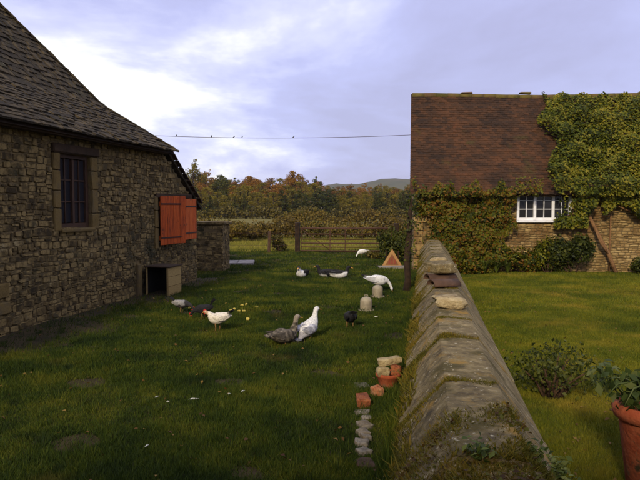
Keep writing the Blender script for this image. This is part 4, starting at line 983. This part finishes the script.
def bird(name, label, cat, loc, heading, s, rings, colf, wing=None, tail=None, comb=False, duck=False, legs=.12, wingc=None, tailc=None, beakm=None, legx=.0, head=None, group=None):
    t_ = thing(name, label, cat, loc, heading); t_.scale = (s, s, s)
    V, F_, k, n = loft(rings); me = mesh('body', V, F_, True, M_plume); coloured(me, colf); obj('body', me, t_)
    hx_, hz_, dx, dz = head                               # head centre, beak direction
    rz0 = max(min(r_[1]-r_[3] for r_ in rings[2:6]), .02)
    for sd in (-1, 1):
        if wing:
            wx, wz, wl, wh_, wy, sl_ = wing
            rr = [(wx+wl*.45, wz, .01, wh_*.35), (wx+wl*.25, wz+.005, .026, wh_*.8), (wx-wl*.1, wz, .030, wh_), (wx-wl*.45, wz-.01, .020, wh_*.65), (wx-wl*.75, wz+.01, .008, wh_*.25), (wx-wl*.9, wz+.02, .003, .008)]
            V, F_, _, _ = loft(rr, 10, 3); V = [(x, y+sd*(wy+.25*(-abs(x-wx))*.3), z) for x, y, z in V]
            me = mesh('wing', V, F_, True, M_plume); coloured(me, wingc or colf); obj('wing', me, t_)
            fb_ = MB()                                    # overlapping flight feathers
            for q in range(7):
                f0 = q/6; zz = wz+wh_*(.55-1.15*f0); x0_ = wx-wl*(.02+.05*math.sin(f0*3)); x1_ = wx-wl*(.98-.34*f0); yy = sd*(wy+.024-.012*abs(f0-.45)); wv = wh_*.17
                fb_.add([(x0_, yy, zz), ((x0_+x1_)/2, yy-sd*.004, zz+wv), (x1_, yy-sd*.03, zz+wv*.2+.012), ((x0_+x1_)/2, yy+sd*.004, zz-wv), ((x0_+x1_)/2, yy-sd*.012, zz)], [(0, 1, 2, 3), (0, 3, 4), (3, 2, 4), (2, 1, 4), (1, 0, 4)])
            me = mesh('flight_feathers', fb_.v, fb_.f, False, M_plume); coloured(me, lambda x, y, z: tuple(c_*.72 for c_ in (wingc or colf)(x, y, z))); stuff(obj('flight_feathers', me, t_))
        b_ = MB()
        if legs > 0:
            lx = legx+sd*.02
            b_.tube([(lx, sd*.05, rz0+.05), (lx-.01, sd*.05, legs*.5), (lx+.005, sd*.05, .012)], [.016, .010, .009], 7)
            if duck:
                b_.add([(lx-.01, sd*.05, .016), (lx+.075, sd*.05-.035, .004), (lx+.085, sd*.05, .006), (lx+.075, sd*.05+.035, .004), (lx-.01, sd*.05, .002)], [(0, 1, 2), (0, 2, 3), (4, 2, 1), (4, 3, 2)])
            else:
                for a in (-.5, 0, .5, math.pi): b_.tube([(lx, sd*.05, .012), (lx+.05*math.cos(a), sd*.05+.05*math.sin(a), .006)], [.007, .004], 5)
            b_.obj('leg', M_shank, t_, True)
        b_ = MB(); b_.lathe([(.002, -.006), (.006, -.003), (.006, .003), (.002, .006)], 8); b_.obj('eye', M_dark, t_, True, loc=(hx_+dx*.008, sd*head_w(rings, hx_), hz_+.012))
    if duck:
        V, F_, _, _ = loft([(hx_+dx*.02, hz_+dz*.02-.004, .018, .016), (hx_+dx*.05, hz_+dz*.05-.008, .017, .009), (hx_+dx*.085, hz_+dz*.085-.012, .019, .006), (hx_+dx*.10, hz_+dz*.10-.014, .010, .004)], 10, 3)
        obj('beak', mesh('beak', V, F_, True, beakm or M_horn), t_)
    else:
        b_ = MB(); b_.tube([(hx_+dx*.015, 0, hz_+dz*.015), (hx_+dx*.04, 0, hz_+dz*.04), (hx_+dx*.058, 0, hz_+dz*.058-.006)], [.012, .008, .001], 8); b_.obj('beak', beakm or M_horn, t_, True)
    if comb:
        ux, uz = -dz, dx
        if uz < 0 and abs(dx) > .5: ux, uz = -ux, -uz
        b_ = MB(); pr = [(.025, .012), (.02, .04), (.008, .028), (0, .05), (-.01, .03), (-.022, .044), (-.03, .015), (0, .0)]
        b_.prism([(hx_+dx*a+ux*c, hz_+dz*a+uz*c) for a, c in pr], -.005, .005); b_.obj('comb', M_comb, t_)
        b_ = MB(); b_.tube([(hx_+dx*.02-ux*.01, 0, hz_+dz*.02-uz*.01), (hx_+dx*.022-ux*.035, 0, hz_+dz*.022-uz*.035), (hx_+dx*.02-ux*.045, 0, hz_+dz*.02-uz*.045)], [.010, .014, .005], 8); b_.obj('wattle', M_comb, t_, True)
    if tail:
        tx, tz, tl, ta, nn, spr = tail
        b_ = MB()
        for q in range(nn):
            f_ = (q-(nn-1)/2)/max(1, (nn-1)/2); a = ta+.18*abs(f_)*(1 if ta < .6 else -1); y1 = f_*spr
            p0, p1_, p2_ = Vector((tx, f_*.02, tz)), Vector((tx-math.cos(a)*tl*.6, y1*.7, tz+math.sin(a)*tl*.6)), Vector((tx-math.cos(a)*tl, y1, tz+math.sin(a)*tl*(.97-.1*abs(f_))))
            w1 = .02; V = []
            for p, w_ in ((p0, .5), (p1_, 1), (p2_, .45)):
                V += [p+Vector((math.sin(a)*w1*w_*.8, w1*w_*.6, math.cos(a)*w1*w_*.8)), p+Vector((.003, 0, .004)), p-Vector((math.sin(a)*w1*w_*.8, w1*w_*.6, math.cos(a)*w1*w_*.8)), p-Vector((.003, 0, .004))]
            b_.add(V, [(k2*4+j, k2*4+(j+1) % 4, (k2+1)*4+(j+1) % 4, (k2+1)*4+j) for k2 in (0, 1) for j in range(4)]+[(8, 9, 10, 11)])
        me = mesh('tail', b_.v, b_.f, False, M_plume); coloured(me, tailc or colf); obj('tail', me, t_)
    return t_
def head_w(rings, hx_): 
    r_ = min(rings[-5:], key=lambda q: abs(q[0]-hx_)); return r_[2]*.86
WH = (.80, .79, .76); BK = (.016, .015, .016); GY_ = (.22, .21, .20)
DUCK = [(-.31, .20, .004, .004), (-.26, .195, .045, .022), (-.17, .185, .085, .062), (-.05, .175, .115, .095), (.06, .178, .112, .098), (.135, .20, .082, .078), (.175, .25, .05, .052), (.195, .31, .037, .038), (.205, .365, .035, .036), (.222, .402, .040, .036), (.252, .404, .034, .030), (.275, .398, .018, .017)]
HEN = [(-.20, .33, .01, .012), (-.165, .31, .04, .045), (-.10, .275, .078, .082), (-.01, .245, .10, .10), (.07, .25, .088, .092), (.12, .29, .058, .062), (.145, .345, .036, .04), (.158, .385, .027, .029), (.172, .412, .028, .027), (.192, .414, .022, .021), (.205, .41, .010, .010)]
def hen_peck(d=.0): return HEN[:5]+[(.13, .235, .06, .066), (.185, .215, .04, .042), (.225, .18, .028, .03), (.245, .15, .028, .027), (.256, .132, .022, .021), (.262, .12, .01, .01)]
def at(px, py): g_ = G(px, py); return (g_.x, g_.y, .005)
E = R(0)                                                 # heading 0 faces picture right (+x); 90 faces away
# brown duck and grey-white duck in the middle of the yard
def brownduck(x, y, z):
    if z > .33: return (.30, .25, .19)
    s = .5+.5*math.sin(x*60)*math.sin(z*70+y*30); s = s*s*1.6
    return (.20*s+.035, .17*s+.028, .12*s+.02)
def darkwing(x, y, z):
    s = .5+.5*math.sin(x*75+z*30); return (.20*s+.03, .17*s+.025, .13*s+.02)
bird('duck', 'mottled brown duck with pale head standing on the yard grass', 'duck', at(285, 346), R(40), 1.02, [(a, b_-.035 if b_ < .24 else b_, c, d) for a, b_, c, d in DUCK], brownduck, (-.02, .175, .30, .075, .092, 0), (-.24, .165, .10, .12, 5, .05), duck=True, legs=.10, wingc=darkwing, head=(.232, .404, 1, -.12))
def greywhite(x, y, z):
    if z < .17 and x < .03: return (.38, .37, .40)
    return WH if (math.sin(x*43)*math.sin(z*51+y*37) < .62 or z > .27) else (.30, .30, .36)
def greywing(x, y, z):
    s = .5+.5*math.sin(x*62+z*44); return (.34+.36*s, .34+.36*s, .40+.36*s)
upduck = [(-.22, .06, .004, .004), (-.185, .085, .04, .024), (-.125, .13, .08, .065), (-.045, .18, .112, .10), (.04, .235, .108, .098), (.095, .29, .078, .075), (.125, .345, .048, .05), (.14, .395, .036, .037), (.15, .435, .034, .035), (.168, .462, .038, .034), (.196, .464, .032, .028), (.218, .458, .017, .016)]
bird('duck', 'white and grey duck standing upright beside the mottled brown duck', 'duck', at(309, 342), R(50), 1.06, upduck, greywhite, (-.02, .20, .24, .075, .09, 0), (-.17, .07, .09, -.2, 5, .04), duck=True, legs=.10, wingc=greywing, head=(.178, .464, 1, -.12), tailc=lambda *p: (.2, .2, .24))
# hens
hc = lambda c: (lambda x, y, z: c)
def whitehen(x, y, z): return (.62, .40, .26) if x > .165 else (.80, .74, .62)
bird('hen', 'white hen with black tail tip walking past the scattered scraps', 'hen', at(218, 333), R(172), .98, [(a, b_ if k < 6 else .29+(b_-.29)*.55, c, d) if k < 7 else (a+.04, .29+(b_-.29)*.5, c, d) for k, (a, b_, c, d) in enumerate(HEN)], whitehen, (-.03, .265, .22, .06, .082, 0), (-.15, .31, .15, .55, 7, .05), comb=True, legs=.16, tailc=lambda x, y, z: BK if x < -.20 else (.8, .76, .66), head=(.222, .352, .95, -.3), legx=.01)
bird('hen', 'black hen with upright tail pecking behind the white hen', 'hen', at(203, 321), R(185), .86, hen_peck(), hc(BK), (-.03, .265, .22, .06, .082, 0), (-.14, .31, .20, 1.1, 7, .05), comb=True, legs=.15, head=(.248, .145, .5, -.86))
def greyhen(x, y, z): return (.32, .31, .29) if (z > .24 and x < .06) else (.05, .045, .04)
bird('hen', 'grey and dark hen pecking near the barn wall', 'hen', at(182, 315), R(12), .84, hen_peck(), greyhen, (-.03, .275, .22, .06, .082, 0), (-.14, .31, .16, .9, 7, .04), comb=True, legs=.15, tailc=hc(BK), head=(.248, .145, .5, -.86))
bird('hen', 'black hen standing alone with its back turned near the garden wall', 'hen', at(350, 331), R(98), .94, hen_peck(), hc(BK), (-.03, .265, .22, .06, .085, 0), (-.14, .31, .13, .8, 9, .09), comb=True, legs=.15, head=(.248, .145, .5, -.86))
# white goose bending over the drinker
GOOSE = [(-.40, .46, .01, .01), (-.34, .44, .05, .035), (-.22, .40, .11, .09), (-.06, .36, .15, .14), (.09, .35, .14, .14), (.18, .345, .095, .10), (.255, .31, .05, .055), (.31, .24, .036, .038), (.345, .165, .033, .034), (.362, .12, .036, .038), (.372, .088, .03, .03), (.378, .065, .015, .015)]
bird('goose', 'large white goose with dark tail stooping to the ground behind a drinker', 'goose', at(379, 293), R(8), .86, GOOSE, lambda x, y, z: (.82, .82, .82), (-.05, .40, .42, .10, .13, 0), (-.34, .45, .18, .35, 5, .05), duck=True, legs=.26, tailc=lambda x, y, z: BK if x < -.40 else WH, head=(.366, .10, .35, -.93), wingc=hc((.8, .8, .82)))
# far poultry by the gate
TURK = [(-.30, .27, .01, .01), (-.25, .30, .05, .05), (-.14, .33, .11, .10), (-.02, .335, .13, .125), (.09, .32, .115, .11), (.16, .28, .07, .075), (.215, .225, .042, .045), (.255, .16, .03, .03), (.275, .11, .03, .03), (.285, .085, .022, .022), (.29, .07, .01, .01)]
bird('turkey', 'white turkey grazing in front of the barred gate', 'turkey', at(362, 258.5), R(190), .82, TURK, hc((.84, .83, .80)), (-.04, .345, .34, .085, .115, 0), (-.25, .30, .18, -.35, 7, .07), legs=.24, head=(.278, .10, .45, -.88))
sit = [(a, b_-.09, c*1.05, d*.95) for a, b_, c, d in DUCK]
sitlow = sit[:6]+[(.165, .135, .05, .052), (.185, .18, .037, .038), (.195, .215, .035, .036), (.212, .245, .040, .036), (.242, .247, .034, .030), (.265, .241, .018, .017)]
def pied(x, y, z): return (.74, .73, .70) if (z < .10 or (x > .06 and z < .17)) else BK
bird('duck', 'black and white duck seen end on sitting alone in the grass', 'duck', at(302, 277.5), R(252), 1.25, sitlow, lambda x, y, z: (.72, .71, .68) if x > .04 and z < .24 else BK, (-.02, .115, .30, .075, .098, 0), (-.24, .11, .10, .15, 5, .05), duck=True, legs=0, wingc=hc(BK), head=(.222, .247, 1, -.12))
bird('duck', 'black duck resting beside the pied duck in the grass', 'duck', at(327, 277.5), R(172), 1.3, sitlow, lambda x, y, z: BK if z > .07 else (.5, .5, .48), (-.02, .115, .30, .075, .098, 0), (-.24, .11, .10, .15, 5, .05), duck=True, legs=0, wingc=hc(BK), head=(.222, .247, 1, -.12))
bird('duck', 'pied duck with white belly and dark back resting beside the black duck', 'duck', at(339, 278.5), R(8), 1.3, sitlow, lambda x, y, z: BK if (x > .19 or x < -.2 or z > .15) else (.76, .75, .72), (-.04, .125, .26, .05, .096, 0), (-.24, .11, .12, .5, 5, .05), duck=True, legs=0, wingc=lambda x, y, z: BK if z > .12 else (.74, .73, .70), head=(.222, .247, 1, -.12))
# scraps and feathers in the grass
M_scrap = mat('yellow_scrap', [srgb(170, 150, 60), srgb(206, 186, 96)], 20, .8, .4, 40, .3)
for px, py in ((242, 308), (246.5, 307), (239, 314), (244, 314), (248, 322), (231, 313), (257, 310), (190, 310), (211.5, 292), (234.5, 312)):
    g = G(px, py); o = rock('food_scrap', 'small yellowish food scrap lying in the yard grass', 'scrap', (g.x, g.y, .03), (.07, .06, .05), M_scrap, int(px*7), px); o['group'] = 'food scraps in the grass'
M_feath = mat('white_feather', [srgb(200, 200, 190), srgb(230, 230, 222)], 20, .8)
for px, py, rz, ln in ((194, 406.5, .05, .13), (157, 404, .7, .05), (168, 409, .2, .04), (229, 401, -.4, .06), (147, 455, 1, .05), (453/1, 0, 0, 0), (376, 321, .1, .08), (243, 398, .5, .05), (286, 309, 1.2, .07)):
    if not ln: continue
    g = G(px, py); b = MB(); b.add([(-ln/2, 0, 0), (-ln*.1, ln*.12, .012), (ln/2, 0, .008), (-ln*.1, -ln*.12, .012), (0, 0, -.006)], [(0, 1, 4), (1, 2, 4), (2, 3, 4), (3, 0, 4), (0, 3, 2, 1)])
    o = b.obj('feather', M_feath, None, loc=(g.x, g.y, .075), rot=(.1, 0, rz)); tag(o, 'white feather lying in the short yard grass', 'feather', 'white feathers in the yard grass')

# ------------------------------------------------------------------ grass
def grass_pts(n, y0, y1, left, right, dens):
    y = y0+(y1-y0)*rng.random(n); l_, r_ = left(y), right(y); x = l_+(r_-l_)*rng.random(n)
    k = rng.random(n) < dens(x, y); return x[k], y[k]
def barn_line(y): return np.minimum(P0.x+.218*(y-P0.y)+.06, 99)
def view_l(y): return -.545*y-.5
def view_r(y): return .545*y+.5
def bare(x, y):                                           # scratched bare places
    n_ = np.sin(x*2.1+1.3*np.sin(y*1.1))*np.sin(y*2.6+np.sin(x*1.7)*1.5)+.5*np.sin(x*5.3+y*3.1)*np.sin(y*4.7-x*2.2)
    return np.where(n_ > .98, .12, 1.0)
def patch(x, y): return .5+.5*np.sin(x*1.1+y*.7)*np.sin(y*1.6-x*.5)
VG, FG, off = [], [], 0
def addgrass(lst, x, y, h, wd, lean):
    V_, F_ = blades(x, y, bumpz(x, y)+.022, h, wd, lean); o_ = sum(len(a) for a, _ in lst); lst.append((V_, F_+o_))
def dirt(x, y):                                           # worn earth along the barn's foot
    d_ = x-barn_line(y); return np.clip((d_-.35+.35*np.sin(y*1.7)+.2*np.sin(y*4.1)-.5*np.clip((13-y)/4, 0, 1))/1.0, .07, 1)
yl = lambda y: np.where(y < 17.6, np.maximum(view_l(y), barn_line(y)), view_l(y)); yr = lambda y: wall_c(y)-.12
yard = []
for n, y0, y1, hh, wd in ((250000, 3.6, 7.5, .043, .0035), (200000, 7.5, 12, .048, .0055), (150000, 12, 19, .055, .009), (110000, 19, 29, .065, .014)):
    x, y = grass_pts(n, y0, y1, yl, yr, lambda x, y: np.where(y > 17.6, 1, dirt(x, y))*bare(x, y))
    h = hh*(.5+.9*rng.random(len(x)))*(.7+.6*patch(x, y)); addgrass(yard, x, y, h, wd*(.6+.7*rng.random(len(x))), 1.1)
x, y = grass_pts(26000, 3.4, 20, lambda y: wall_c(y)-.45, lambda y: wall_c(y)-.12, lambda x, y: np.ones(len(x)))   # longer at the wall foot
addgrass(yard, x, y, .12*(.4+rng.random(len(x))), .005+0*x, .9)
tx, ty = grass_pts(900, 4, 20, lambda y: yl(y)+.3, yr, lambda x, y: np.ones(len(x)))   # coarser tufts
k_ = 26; ax = np.repeat(tx, k_)+rng.normal(0, .035, len(tx)*k_); ay = np.repeat(ty, k_)+rng.normal(0, .035, len(tx)*k_)
addgrass(yard, ax, ay, np.repeat(rng.uniform(.07, .13, len(tx)), k_)*(.5+.7*rng.random(len(ax))), .0035+0*ax, 1.1)
V = np.concatenate([a for a, _ in yard]); F = np.concatenate([f_ for _, f_ in yard])
stuff(obj('yard_grass', mesh('yard_grass', V, F, False, M_yardgrass))); tag(bpy.data.objects['yard_grass'], 'short dark rough grass of the poultry yard', 'grass')
fx, fy = grass_pts(520, 4, 22, lambda y: yl(y)+.2, yr, lambda x, y: np.ones(len(x)))
V, F = leaves(np.stack([fx, fy, bumpz(fx, fy)+.07], 1), np.tile((0, 0, 1.0), (len(fx), 1)), .045, jitter=.35)
o = stuff(obj('fallen_leaves', mesh('fallen_leaves', V, F, False, leafmat('dead_leaves', [(70, 44, 20), (112, 80, 34), (140, 112, 52)])))); tag(o, 'small dead leaves scattered over the yard grass', 'leaves')
fx, fy = grass_pts(260, 4, 18, lambda y: wall_c(y)+.6, lambda y: .54*y, lambda x, y: np.ones(len(x)))
V, F = leaves(np.stack([fx, fy, bumpz(fx, fy)+.055], 1), np.tile((0, 0, 1.0), (len(fx), 1)), .045, jitter=.35)
o = stuff(obj('fallen_leaves', mesh('fallen_leaves', V, F, False, MATS['dead_leaves']))); tag(o, 'small dead leaves scattered over the cottage lawn', 'leaves')
lawn = []
ll = lambda y: wall_c(y)+.46; lr = lambda y: np.minimum(view_r(y), 13.5)
for n, y0, y1, hh, wd in ((110000, 3.2, 7.5, .04, .0035), (120000, 7.5, 12, .04, .006), (110000, 12, 19.3, .042, .010)):
    x, y = grass_pts(n, y0, y1, ll, lr, lambda x, y: np.ones(len(x)))
    addgrass(lawn, x, y, hh*(.5+.8*rng.random(len(x))), wd*(.6+.7*rng.random(len(x))), 1.0)
V = np.concatenate([a for a, _ in lawn]); F = np.concatenate([f_ for _, f_ in lawn])
stuff(obj('lawn_grass', mesh('lawn_grass', V, F, False, M_lawngrass))); tag(bpy.data.objects['lawn_grass'], 'mown yellow green lawn in front of the cottage', 'grass')
x = rng.uniform(-16, 14, 60000); y = 28+rng.random(60000)**1.4*14
V, F = blades(x, y, 0*x-.02, .14*(.4+rng.random(60000)), .02+0*x, .8)
M_fg = mat('meadow_grass', [srgb(84, 88, 26), srgb(126, 122, 42), srgb(150, 138, 62)], .5, .85, 0, None, .3, leaf=.3)
stuff(obj('meadow_grass', mesh('meadow_grass', V, F, False, M_fg))); tag(bpy.data.objects['meadow_grass'], 'pale rough meadow grass beyond the gate', 'grass')

# ------------------------------------------------------------------ haze between the yard and the hills
hb = MB(); hb.box((0, 950, 39), (3500, 2600, 82)); hm = bpy.data.materials.new('haze_air'); hm.use_nodes = True
t = hm.node_tree; t.nodes.clear(); o_ = t.nodes.new('ShaderNodeOutputMaterial'); v_ = t.nodes.new('ShaderNodeVolumePrincipled')
v_.inputs['Color'].default_value = (.84, .86, .93, 1); v_.inputs['Density'].default_value = .00016; v_.inputs['Anisotropy'].default_value = .2
t.links.new(v_.outputs[0], o_.inputs['Volume'])
hz_o = hb.obj('haze', hm); stuff(hz_o); tag(hz_o, 'thin bluish haze over the distant wood and hills', 'haze')
